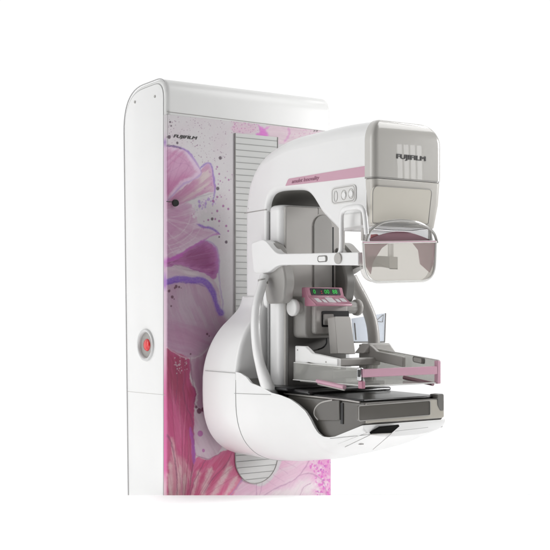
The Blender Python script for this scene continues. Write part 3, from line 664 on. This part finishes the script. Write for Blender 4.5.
for k in range(8):
    t = math.pi/2*k/7; ring_ = oring(0, [.028*(1-math.sin(t))]*NO)
    for v, q in zip(ring_, BK): v.y = q - .028*(1-math.cos(t))
    rr_.append(ring_)
for k in range(7):
    t = math.pi/2*k/6
    ring_ = oring(0, [q*(1-math.cos(t)) for q in fr_])
    for v, q in zip(ring_, fr_): v.y = yr0 + q*(1-math.sin(t))
    rr_.append(ring_)
rear = MB().loft(rr_).build('rear_housing', WHITE, root, angle=50)
bz = P(203.5, 370.5, Y=ys).z
sk = [Vector((MID-HW0-.0003, y, bz)) for y in (yr1-.035, yr0+.002)]
MB().tube(sk, .0009, 6).build('seam', GAPG, rear)
# seam rings round it: neck seam, belt seam
nb = P(243.4, 297.3, Y=ys).z
nbx = P(243.4, 297.3, Y=-.125); MB().box((nbx.x-.0004, yr0+.014, nbx.z-.0012), (MID, -.13, nbx.z+.0012)).build('seam', MGREY, rear)

# --- lower housing (hull) -------------------------------------------
def lerp(tab, y):
    for (a, va), (b, vb) in zip(tab, tab[1:]):
        if (a >= y >= b): return va + (vb-va)*(a-y)/(a-b)
    return tab[0][1] if y > tab[0][0] else tab[-1][1]
XL = [(-.10, MID-HW0), (-.2235, MID-HW0+.0005), (-.30, .104), (-.37, .122), (-.45, .138), (-.55, .158), (-.62, .162), (-.705, .165)]
top_px = [(233, 371.3), (240, 372.8), (246, 377), (251, 383.3), (255, 384.5), (263, 388), (272, 393), (280, 395), (290, 399), (298, 404.5), (305, 411), (310, 418.5), (314, 427), (318, 433), (323, 436.6), (329, 437.3), (335, 436.5), (362.5, 425.3)]
tab = []
for x, y in top_px:
    Xg = .1
    for _ in range(30):
        p = P(x, y, X=Xg); Xg = Xg*.5 + .5*lerp(XL, p.y)
    tab.append((p.y, p.z))
tab = sorted([(a, b) for a, b in tab], key=lambda t: -t[0])
yf = tab[-1][0]
ZBT = [(-.10, ZB0), (-.2235, ZB0), (-.30, .111), (-.40, .126), (-.50, .150), (-.58, .174), (-.64, .197), (-.675, .211), (-.72, .228)]
rings = []; ys_ = [yr0-.0015 + (yf-yr0)*k/70 for k in range(71)]
hull = MB(); rows = []
for y in ys_:
    xl_ = lerp(XL, y); zt_ = lerp(tab, y); zb_ = min(lerp(ZBT, y), zt_-.003); hw = MID - xl_
    n = 2.7; zm = zb_ + min((zt_-zb_)*.98, .20); r = []
    K = 16
    left = [(hw, zt_), (hw, zt_*.5+zm*.5)]
    for k in range(K+1):
        t = math.pi/2*k/K
        left.append((hw*max(0, math.cos(t))**(2/n), zm - (zm-zb_)*math.sin(t)**(2/n)))
    r = [Vector((MID-a, y, b)) for a, b in left] + [Vector((MID+a, y, b)) for a, b in left[::-1][1:]]
    rows.append(r)
# outside skin, a rim, and the sunk floor
hull.loft(rows, 0, cap=False, closed=False)
inr = []
for r in rows:
    a, b = r[0], r[-1]
    inr.append([a, a + Vector((.007, 0, -.0008)), a + Vector((.009, 0, -.02)), b + Vector((-.009, 0, -.02)), b + Vector((-.007, 0, -.0008)), b])
for i in range(len(inr)-1):
    for j in range(5):
        q = [inr[i][j], inr[i+1][j], inr[i+1][j+1], inr[i][j+1]]
        hull.face(q, 1 if j == 2 else 0)
hull.face(rows[-1], 0); hull.face(rows[0][::-1], 0)
bmesh.ops.remove_doubles(hull.bm, verts=hull.bm.verts, dist=1e-5)
lower = hull.build('lower_housing', [WHITE, DGREY], root, angle=82)
def hullpt(y, ang):
    """a point on the hull's left skin; ang 0 = side, 1 = bottom centre"""
    xl_ = lerp(XL, y); zt_ = lerp(tab, y); zb_ = min(lerp(ZBT, y), zt_-.003); hw = MID - xl_; n = 2.7
    zm = zb_ + min((zt_-zb_)*.98, .20); t = math.pi/2*ang
    return Vector((MID - hw*math.cos(t)**(2/n), y, zm - (zm-zb_)*math.sin(t)**(2/n)))
sg_ = [Vector((p.x-.0002, yr0-.0008, p.z)) for p in L[nu-1:]]
MB().tube(sg_, .0009, 6).build('seam', GAPG, lower)
# belt seam on the hull's flank
p0, p1 = P(232.5, 393.4, X=.087), P(272, 394.6, X=.122)
sm = []
for k in range(16):
    y = p0.y + (p1.y-p0.y)*k/15; z = p0.z + (p1.z-p0.z)*k/15
    xl_ = lerp(XL, y); sm.append(Vector((xl_-.0002, y, z)))
MB().tube(sm, .0008, 6).build('seam', GAPG, lower)
# underside: crosswise and lengthwise panel gaps, hand recess, small mark
def under(px, py):
    best = None
    a = (px-CX)/FPX; d = Vector((F2[0]+a*R2[0], F2[1]+a*R2[1], (HY-py)/FPX)); o = Vector((CAM[0], CAM[1], CZ))
    w = 2.7
    while w < 4:
        p = o + d*w
        if p.y > -.70 and p.y < -.2:
            xl_ = lerp(XL, p.y); hw = MID-xl_; zt_ = lerp(tab, p.y); zb_ = min(lerp(ZBT, p.y), zt_-.003); zm = zb_ + min((zt_-zb_)*.98, .20)
            u = abs(p.x-MID)/hw
            if u < 1:
                zs = zm - (zm-zb_)*(1-u**2.7)**(1/2.7)
                if p.z > zs: return p - d*.0016
        w += .0015
    return None
def gap(name, pxs, r=.0008, m=GAPG):
    pts = [under(*q) for q in pxs]; pts = [p for p in pts if p]
    if len(pts) > 1: MB().tube(catmull(pts, 3), r, 6).build(name, m, lower)
def seg(a, b, n=10): return [(a[0]+(b[0]-a[0])*k/n, a[1]+(b[1]-a[1])*k/n) for k in range(n+1)]
gap('seam', seg((330, 438.6), (371, 434.4)), .0007)
gap('seam', seg((395, 431.2), (428, 427.4)), .0007)
gap('seam', seg((370, 435), (345, 447)), .0007)
gap('seam', seg((391, 434), (373, 449.5)), .0007)
rec = [under(*q) for q in [(370.5, 434), (380, 428.2), (399.5, 426.2), (391.5, 433.2)]]
if all(rec):
    MB().prism([p for p in rec], (0, .004, .004)).build('hand_recess', plastic('recess_black', (.012, .012, .012), .85, spec=.08), lower)
    gap('recess_lip', seg((370.5, 434.4), (391.5, 433.6)), .0016, LGREY)
mk = under(361, 444)
if mk: MB().box(mk - Vector((.006, .004, .0012)), mk + Vector((.006, .004, .002))).build('type_mark', MGREY, lower)

# --- image receptor --------------------------------------------------
XR = .169; XR2 = 2*MID-XR; YR = -.690
ztr = P(362, 403, Y=YR).z; zbr = P(362, 424.6, Y=YR).z
prof = [Vector((XR, -.36, ztr+.002)), Vector((XR, YR, ztr)), Vector((XR, YR, zbr)), Vector((XR, -.61, zbr-.045)), Vector((XR, -.5, .195)), Vector((XR, -.36, .20))]
rec = MB().prism(prof, (XR2-XR, 0, 0)).build('image_receptor', TAUPE, root, bevel=.008, seg=4, bang=30)
# lighter front fascia with a smoked window
fx0, fx1 = P(366, 410, Y=YR).x, XR2-.004
fp = fillet([Vector((fx0, YR-.0045, ztr-.002)), Vector((fx1, YR-.0045, ztr-.002)), Vector((fx1, YR-.0045, zbr+.003)), Vector((fx0, YR-.0045, zbr+.003))], [.002, .006, .006, .002], 4)
fas = MB().prism(fp, (0, .008, 0)).build('front_fascia', TAUPEL, rec, bevel=.002, seg=2)
wp = fillet([P(358.6, 405.8, Y=YR-.006), P(430, 400.4, Y=YR-.006), P(430, 415.2, Y=YR-.006), P(358.6, 421.0, Y=YR-.006)], .006, 5)
MB().prism(wp, (0, .008, 0)).build('window', WINDOW, rec, bevel=.001, seg=1)
MB().tube([p + Vector((0, -.0006, 0)) for p in wp], .0013, 6, closed=True).build('window_frame', MGREY, rec)
g0, g1 = P(366, 403.9, Y=YR-.005), P(440, 398.6, Y=YR-.005)
MB().tube([g0, g1], .0008, 6).build('fascia_groove', DGREY, rec)
# corner cap right, D shaped grip on the left flank
cp = fillet([P(437.4, 394.6, Y=YR-.006), P(444, 393.6, Y=YR-.006), P(444, 411, Y=YR-.006), P(440.5, 411, Y=YR-.006), P(437.6, 405, Y=YR-.006)], [.003, .006, .005, .004, .004], 4)
MB().prism(cp, (0, .03, 0)).build('corner_cap', DGREY, rec, bevel=.002, seg=2)
gp = catmull([P(x, y, X=XR) for x, y in [(341, 400.2), (332, 400.2), (323, 402.5), (317, 408), (316, 414.5), (320, 419.8), (328, 420.6), (341, 420)]], 5)
MB().prism([p - Vector((.006, 0, 0)) for p in gp], (.01, 0, 0)).build('side_grip', TAUPE, rec, bevel=.002, seg=2)
MB().tube([p - Vector((.005, 0, 0)) for p in catmull([P(x, y, X=XR) for x, y in [(334, 400), (323, 402.5), (317, 408), (316, 414.5), (319.5, 419.6)]], 5)], .0022, 8).build('grip_edge', LGREY, rec)
MB().box((XR-.0025, P(343.6, 410, X=XR).y, zbr-.006), (XR+.004, P(341.2, 410, X=XR).y, ztr-.006)).build('corner_gap', BLACK, rec)
# carbon table top, chamfer highlight laid on as a pale grey line
MB().prism([Vector((XR+.006, -.36, ztr+.003)), Vector((XR2-.006, -.36, ztr+.003)), Vector((XR2-.006, YR+.012, ztr+.001)), Vector((XR+.006, YR+.012, ztr+.001))], (0, 0, .006)).build('table_top', CARBON, rec, bevel=.003, seg=2)
MB().tube([Vector((XR+.001, -.345, ztr+.003)), Vector((XR+.001, YR+.07, ztr+.0018)), Vector((XR+.001, YR+.02, ztr))], .0022, 8).build('table_highlight', LGREY, rec)
# dark well between the table and the spine
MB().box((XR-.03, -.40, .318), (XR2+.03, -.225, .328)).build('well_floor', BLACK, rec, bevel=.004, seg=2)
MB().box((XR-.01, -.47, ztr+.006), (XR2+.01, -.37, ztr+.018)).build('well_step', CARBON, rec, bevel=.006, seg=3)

# --- display head ----------------------------------------------------
YD = -.370
bp = [P(301.5, 300, Y=YD+.02), P(338, 303, Y=YD+.02)]
bx0, bx1 = bp[0].x-.002, bp[0].x+.142
bz0, bz1 = P(303, 338.5, Y=YD).z, P(303, 296, Y=YD).z
dh = MB().prism(fillet([Vector((bx0, YD, bz0)), Vector((bx1, YD, bz0)), Vector((bx1, YD, bz1)), Vector((bx0, YD, bz1))], [.018, .018, .006, .006], 6), (0, YI-YD+.002, 0)).build('display_head', MGREY, root, bevel=.010, seg=4, bang=60)
# cavity frame below the console
fr = fillet([Vector((bx0+.02, YD-.018, bz0+.012)), Vector((bx1-.008, YD-.018, bz0+.012)), Vector((bx1-.008, YD-.018, bz1-.012)), Vector((bx0+.02, YD-.018, bz1-.012))], .010, 5)
MB().prism(fr, (0, .02, 0)).build('front_block', LGREY, dh, bevel=.006, seg=3)
cv = [P(322, 311, Y=YD-.02), P(349, 311, Y=YD-.02), P(349, 327, Y=YD-.02), P(322, 327, Y=YD-.02)]
MB().prism(fillet(cv, .004, 4), (0, .01, 0)).build('carriage_opening', BLACK, dh)
MB().prism(fillet([P(324, 314, Y=YD-.024), P(334, 314, Y=YD-.024), P(334, 325, Y=YD-.024), P(324, 325, Y=YD-.024)], .003, 3), (0, .01, 0)).build('carriage_block', MGREY, dh, bevel=.002, seg=2)
# tilted console
Yc0, Yc1 = -.372, -.418
A = P(305.8, 288, Y=Yc0); B_ = P(338.5, 287, Y=Yc0); C_ = P(352, 305, Y=Yc1); D_ = P(316, 304.5, Y=Yc1)
B_ = Vector((A.x+.128, A.y, A.z)); 
A = Vector((A.x, Yc0, P(306, 287.2, Y=Yc0).z)); B_.z = A.z
M1z = P(309, 296.5, Y=Yc0-.012).z
zc = P(316, 304.0, Y=Yc1).z
x0, x1 = A.x, B_.x
prof = [Vector((x0, Yc0, A.z)), Vector((x0, Yc0-.010, M1z)), Vector((x0, Yc1, zc)), Vector((x0, Yc1, zc-.006)), Vector((x0, Yc0+.02, zc-.006)), Vector((x0, Yc0+.02, A.z))]
con = MB().prism(prof, (x1-x0, 0, 0)).build('console', PINK, root, bevel=.005, seg=3, bang=20)
up = (prof[0]-prof[1]).normalized(); nrm = Vector((0, -up.z, up.y)); 
if nrm.y > 0: nrm = -nrm
def onscreen(u, v, h=.001): return prof[1] + Vector(((x1-x0)*u, 0, 0)) + up*((prof[0]-prof[1]).length*v) + nrm*h
scr = MB().prism(fillet([onscreen(.10, .14), onscreen(.90, .14), onscreen(.90, .88), onscreen(.10, .88)], .002, 3), -nrm*.003).build('display', BLACK, con)
H = (prof[0]-prof[1]).length
for body, u, m in (('0', .16, LCD), (':', .37, LCDR), ('00', .46, LCD), ('88', .68, LCD)):
    lettering('digits', body, H*.62, onscreen(u, .30, .0016), (1, 0, 0), up, m, con, extrude=.0002, weight=.02, spacing=1.05)
sl = (prof[1]-prof[2]).normalized(); n2 = Vector((0, -sl.z, sl.y)); 
if n2.z < 0: n2 = -n2
Ls = (prof[1]-prof[2]).length
def onkeys(u, v, h=.001): return prof[2] + Vector(((x1-x0)*u, 0, 0)) + sl*(Ls*v) + n2*h
for u0, u1, v0, v1 in ((.10, .22, .25, .75), (.26, .36, .2, .6), (.40, .60, .2, .85), (.64, .74, .25, .65), (.78, .92, .3, .75)):
    MB().prism([onkeys(u0, v0), onkeys(u1, v0), onkeys(u1, v1), onkeys(u0, v1)], -n2*.003).build('key', KEY, con, bevel=.0006, seg=1)
# knobs left and right
zk = P(293, 307.5, X=.205).z; yk = -.345
def knob(xa, xb, xd):
    MB().tube([Vector((xa, yk, zk)), Vector((xb, yk, zk))], .0175, 28).build('knob_shaft', MGREY, root, bevel=.002, seg=2)
    rings = []
    s = 1 if xb < xa else -1
    for dx, r in ((.012, .017), (.009, .0225), (0, .0240), (-.003, .0230), (-.0048, .0205), (-.0056, .012), (-.0058, .001)):
        rings.append([Vector((xb + s*dx, yk+r*math.cos(t), zk+r*math.sin(t))) for t in [2*math.pi*k/32 for k in range(32)]])
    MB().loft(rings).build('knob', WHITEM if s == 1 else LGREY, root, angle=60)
knob(bx0+.002, .198, 0); knob(bx1-.002, P(357.5, 308, Y=yk).x, 0)
# cable below
MB().tube(catmull([P(326, 337, Y=YD+.02), P(326.5, 343, Y=YD+.02), P(323, 347.5, Y=YD+.03), P(318, 349.5, Y=YI)], 6), .0022, 8).build('cable', BLACK, root)

# --- paddle arm and compression paddle -------------------------------
Yp = -.438
a = [P(334.5, 316.5, Y=Yp), P(350.5, 316.5, Y=Yp), P(355.5, 354, Y=Yp-.012), P(337.5, 353.5, Y=Yp-.012)]
pa = MB().prism(fillet(a, [.006, .008, .002, .002], 4), (0, .032, -.002)).build('paddle_arm', LGREY, root, bevel=.005, seg=3)
PX0, PX1 = .180, .436; PY0, PY1 = -.405, -.668
zbt = P(350, 386.5, Y=PY1).z; zft = P(352, 369.4, Y=PY1).z; zfb = P(352, 377.8, Y=PY1).z
pad_ = MB().box((PX0-.001, PY1, zbt-.003), (PX1+.001, PY0, zbt)).build('compression_paddle', ACRYLG, root, bevel=.001, seg=1)
wl = [P(304, 363.5, X=PX0), P(344, 369.2, X=PX0), P(346, 380, X=PX0), P(304, 380.5, X=PX0)]
wl = [Vector((PX0, PY0+.03, wl[0].z)), Vector((PX0, PY1, zft)), Vector((PX0, PY1, zbt)), Vector((PX0, PY0+.03, zbt))]
MB().prism(wl, (.004, 0, 0)).build('side_wall', ACRYLG, pad_)
wr = [P(388, 350, X=PX1), P(437, 360.5, X=PX1), P(437, 386, X=PX1), P(388, 380, X=PX1)]
zr1 = P(437, 360.5, X=PX1).z; zr0 = P(393, 349.5, X=PX1).z
wr = [Vector((PX1, PY0, zr0)), Vector((PX1, PY1-.004, zr1)), Vector((PX1, PY1-.004, zbt)), Vector((PX1, PY0, zbt))]
MB().prism(wr, (.004, 0, 0)).build('side_wall', ACRYLG, pad_)
h = fillet([P(413.5, 356, X=PX1), P(424.8, 358, X=PX1), P(424.8, 364.2, X=PX1), P(413.5, 361.8, X=PX1)], .006, 5)
sg = MB().prism([p - Vector((.004, 0, 0)) for p in h], (.006, 0, 0)).build('wall_slot', DGREY, pad_, bevel=.001, seg=1)
MB().prism([p*.72 + sum(h, Vector())/len(h)*.28 - Vector((.006, 0, 0)) for p in h], (.006, 0, 0)).build('slot_insert', LGREY, pad_)
RIM = plastic('polished_rim', (.74, .74, .72), .12, .5)
for q in (wl, wr):
    dx_ = Vector((.002, 0, .0006)); MB().tube([q[0]+dx_, q[1]+dx_], .0016, 8).build('wall_edge', RIM, pad_)
MB().tube([wl[3] + Vector((-.0012, 0, .001)), wl[2] + Vector((-.0012, 0, .001))], .0012, 8).build('wall_edge', RIM, pad_)
MB().tube([Vector((PX0, PY1-.0015, zbt-.001)), Vector((PX1, PY1-.0015, zbt-.001))], .0013, 8).build('wall_edge', RIM, pad_)
# pink front bar, posts and rods
MB().box((PX0-.001, PY1-.006, zfb), (PX1+.001, PY1, zft)).build('front_bar', PINKL, pad_, bevel=.001, seg=1)
MB().box((PX1-.006, PY1-.007, zbt-.004), (PX1+.006, PY1+.006, zr1)).build('corner_post', PINKL, pad_, bevel=.002, seg=2)
MB().box((PX0-.007, PY1-.007, zbt-.007), (PX0+.004, PY1+.010, zbt+.012)).build('corner_post', PINK, pad_, bevel=.002, seg=2)
MB().box((PX0-.006, PY1+.0, zbt+.012), (PX0+.003, PY1+.016, zft+.003)).build('corner_clip', CHROME, pad_, bevel=.002, seg=2)
MB().box((PX0-.008, PY1+.002, zfb+.001), (PX0-.003, PY1+.010, zft-.002)).build('clip_pin', BLACK, pad_)
r0, r1 = P(317.5, 381.0, X=PX0+.004), P(344.5, 387.2, X=PX0-.003)
MB().tube([r0 + Vector((0, 0, .0)), r1], .0062, 10).build('edge_rod', PINKL, pad_)
MB().tube([r0 + Vector((0.002, 0, -.008)), r1 + Vector((0, 0, -.007))], .0025, 8).build('edge_rail', LGREY, pad_)
r0, r1 = P(404, 377.5, X=PX1-.012), P(433, 384, X=PX1-.006)
MB().tube([r0, r1], .0055, 10).build('edge_rod', MAUVE, pad_)  # far pink rod in mauve, its shadow put into the colour
# white bracket on the left, its twin on the right, cross bars
bk = [(295, 345.8), (305, 346.3), (308.5, 349.5), (312, 353.2), (319, 354.6), (337.5, 358.8), (337.5, 369.6), (319, 365.2), (308, 362.2), (303.8, 365.5), (301, 373.8), (295, 373.2)]
b3 = [P(x, y, X=.186) for x, y in bk]
b3 = catmull(b3[:1], 1)[:0] + b3
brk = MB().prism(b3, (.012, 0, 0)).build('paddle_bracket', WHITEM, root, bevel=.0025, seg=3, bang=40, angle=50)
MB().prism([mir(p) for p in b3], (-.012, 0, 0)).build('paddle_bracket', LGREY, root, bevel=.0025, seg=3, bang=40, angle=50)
for px, py in ((297.6, 350), (298, 370.5), (326, 362)):
    c = P(px, py, X=.186); MB().tube([c - Vector((.001, 0, 0)), c + Vector((.002, 0, 0))], .0022, 10).build('bolt', MGREY, brk)
z0 = P(345, 361, Y=-.43).z
MB().box((.200, -.446, z0-.014), (.43, -.418, z0+.008)).build('cross_bar', LGREY, root, bevel=.004, seg=3)
MB().box((.205, -.47, z0-.045), (.425, -.455, z0-.022)).build('cross_rail', MGREY, root, bevel=.004, seg=3)
c = P(379, 348, Y=-.40)
MB().prism([P(370.5, 343.6, Y=-.42), P(390, 343.2, Y=-.42), P(397, 353.5, Y=-.42), P(391, 353, Y=-.42), P(363, 353.5, Y=-.42)], (0, .04, 0)).build('bracket_block', LGREY, root, bevel=.004, seg=3)
# translucent pocket hung on the far grab handle
YPk = -.27
pk = [P(352, 318.5, Y=YPk), P(385.6, 313.2, Y=YPk), P(384.6, 342, Y=YPk), P(354, 342.2, Y=YPk)]
pk_ = MB().prism(pk, (0, .003, 0)).build('side_pocket', POCKET, root)
MB().tube([pk[3], pk[2]], .0022, 8).build('pocket_edge', DGREY, pk_)
MB().tube([pk[1], pk[2]], .0018, 8).build('pocket_edge', MGREY, pk_)
MB().tube([P(376, 321, Y=YPk-.002), P(383.4, 314.6, Y=YPk-.002), P(382.6, 322, Y=YPk-.002), P(376, 321, Y=YPk-.002)], .0013, 6).build('pocket_mark', MGREY, pk_)
MB().tube([P(354.5, 323, Y=YPk), P(356, 340, Y=YPk)], .002, 8).build('pocket_edge', MGREY, pk_)

# ------------------------------------------------------------------ setting: white studio floor with a low step in front of the column
F3 = Vector((F2[0], F2[1], 0)); R3 = Vector((R2[0], R2[1], 0))
base = Vector((CAM[0], CAM[1], 0))
def fl(d, s, z): return base + F3*d + R3*s + Vector((0, 0, z))
D_E = 3.485
zstep = CZ - (495-HY)*D_E/FPX
fm = MB()
sec = [(.2, zstep), (D_E-.006, zstep), (D_E-.0018, zstep-.0018), (D_E, zstep-.006), (D_E, -.25), (D_E+.8, -.25), (D_E+.8, -.3), (.2, -.3)]
fm.loft([[fl(d, s, z) for d, z in sec] for s in (-3, 3)])
floor = fm.build('floor', FLOORM, None, angle=30)
floor['kind'] = 'structure'

# ------------------------------------------------------------------ light
w = bpy.data.worlds.new('World'); scn.world = w; w.use_nodes = True
t = w.node_tree; bg = t.nodes['Background']
tc = t.nodes.new('ShaderNodeTexCoord'); vm = t.nodes.new('ShaderNodeVectorMath'); vm.operation = 'DOT_PRODUCT'
ax = Vector((-.15, .98, .10)).normalized(); vm.inputs[1].default_value = ax
t.links.new(tc.outputs['Generated'], vm.inputs[0])
mr = t.nodes.new('ShaderNodeMapRange'); mr.interpolation_type = 'SMOOTHSTEP'
mr.inputs['From Min'].default_value = -.25; mr.inputs['From Max'].default_value = .35
mr.inputs['To Min'].default_value = .05; mr.inputs['To Max'].default_value = 1.02
t.links.new(vm.outputs['Value'], mr.inputs['Value']); t.links.new(mr.outputs['Result'], bg.inputs['Strength'])
bg.inputs['Color'].default_value = (1, 1, 1, 1)

def area(name, loc, aim, sx, sy, power, color=(1, 1, 1)):
    l = bpy.data.lights.new(name, 'AREA'); l.shape = 'RECTANGLE'; l.size = sx; l.size_y = sy; l.energy = power; l.color = color
    o = bpy.data.objects.new(name, l); col.objects.link(o); o.location = loc
    o.rotation_euler = (Vector(aim)-Vector(loc)).to_track_quat('-Z', 'Y').to_euler()
    return o
area('softbox_side', (-2.6, .8, 1.2), (.1, -.1, .7), 1.4, 2.2, 22)
area('softbox_right', (4.4, -2.7, 1.9), (.35, -.2, .65), 1.05, 1.3, 150)
area('softbox_top', (1.5, -1.3, 2.7), (.25, -.3, .6), 1.2, 1.2, 21)
def spot(name, loc, aim, power, ang, blend=.6):
    l = bpy.data.lights.new(name, 'SPOT'); l.energy = power; l.spot_size = math.radians(ang); l.spot_blend = blend; l.shadow_soft_size = .12
    o = bpy.data.objects.new(name, l); col.objects.link(o); o.location = loc
    o.rotation_euler = (Vector(aim)-Vector(loc)).to_track_quat('-Z', 'Y').to_euler()
spot('floor_fill_spot', (-1.5, -.3, 2.4), (-1.0, .1, 0), 240, 46, .7)  # added off-frame spots, only there to whiten the floor
spot('floor_fill_spot', (-1.2, -1.7, 1.9), (-.42, -.85, 0), 72, 34, .7)
spot('floor_fill_spot', (1.7, -2.2, 2.0), (.85, -1.3, 0), 120, 36, .7)
def beam(name, loc, aim, sx, sy, power, spread):
    o = area(name, loc, aim, sx, sy, power); o.data.spread = math.radians(spread)
spot('floor_fill_spot', (-.9, -1.6, 1.7), (-.05, -.2, 0), 34, 16, .7)
spot('floor_fill_spot', (-.9, -1.6, 1.7), (.03, -.12, 0), 44, 10, .7)
beam('floor_fill_beam', (-1.7, -.80, .16), (.40, -.60, -.02), .46, .04, 1.2, 7)  # added low beams that whiten the floor under the gantry
beam('floor_fill_beam', (-1.7, -.46, .14), (.25, -.22, -.02), .24, .03, .55, 6)
beam('floor_fill_beam', (2.3, -.85, .18), (.20, -.52, -.02), .46, .04, 1.1, 7)
area('strip_overhead', (2.45, -.35, 3.25), (.3, -.69, .98), 1.2, .14, 6)
# tall window strips that mirror in the glossy head
for k in range(4):
    px = 411.5 + (k-1.5)*14
    p = P(px, 161, Y=-.706); d = p - Vector((CAM[0], CAM[1], CZ)); d.y = -d.y
    area('window_strip', p + d*1.0, p, .050, .30, .22)

# ------------------------------------------------------------------ camera
cd = bpy.data.cameras.new('camera'); cam = bpy.data.objects.new('camera', cd); col.objects.link(cam)
cam.location = (CAM[0], CAM[1], CZ); cam.rotation_euler = (math.radians(90), 0, -TH)
cd.sensor_width = 36; cd.lens = FPX/550*36; cd.shift_y = -(275-HY)/550*1.0
cd.clip_start = .05; cd.clip_end = 100
scn.camera = cam
scn.view_settings.view_transform = 'Standard'; scn.view_settings.look = 'None'
scn.view_settings.exposure = 0; scn.view_settings.gamma = 1
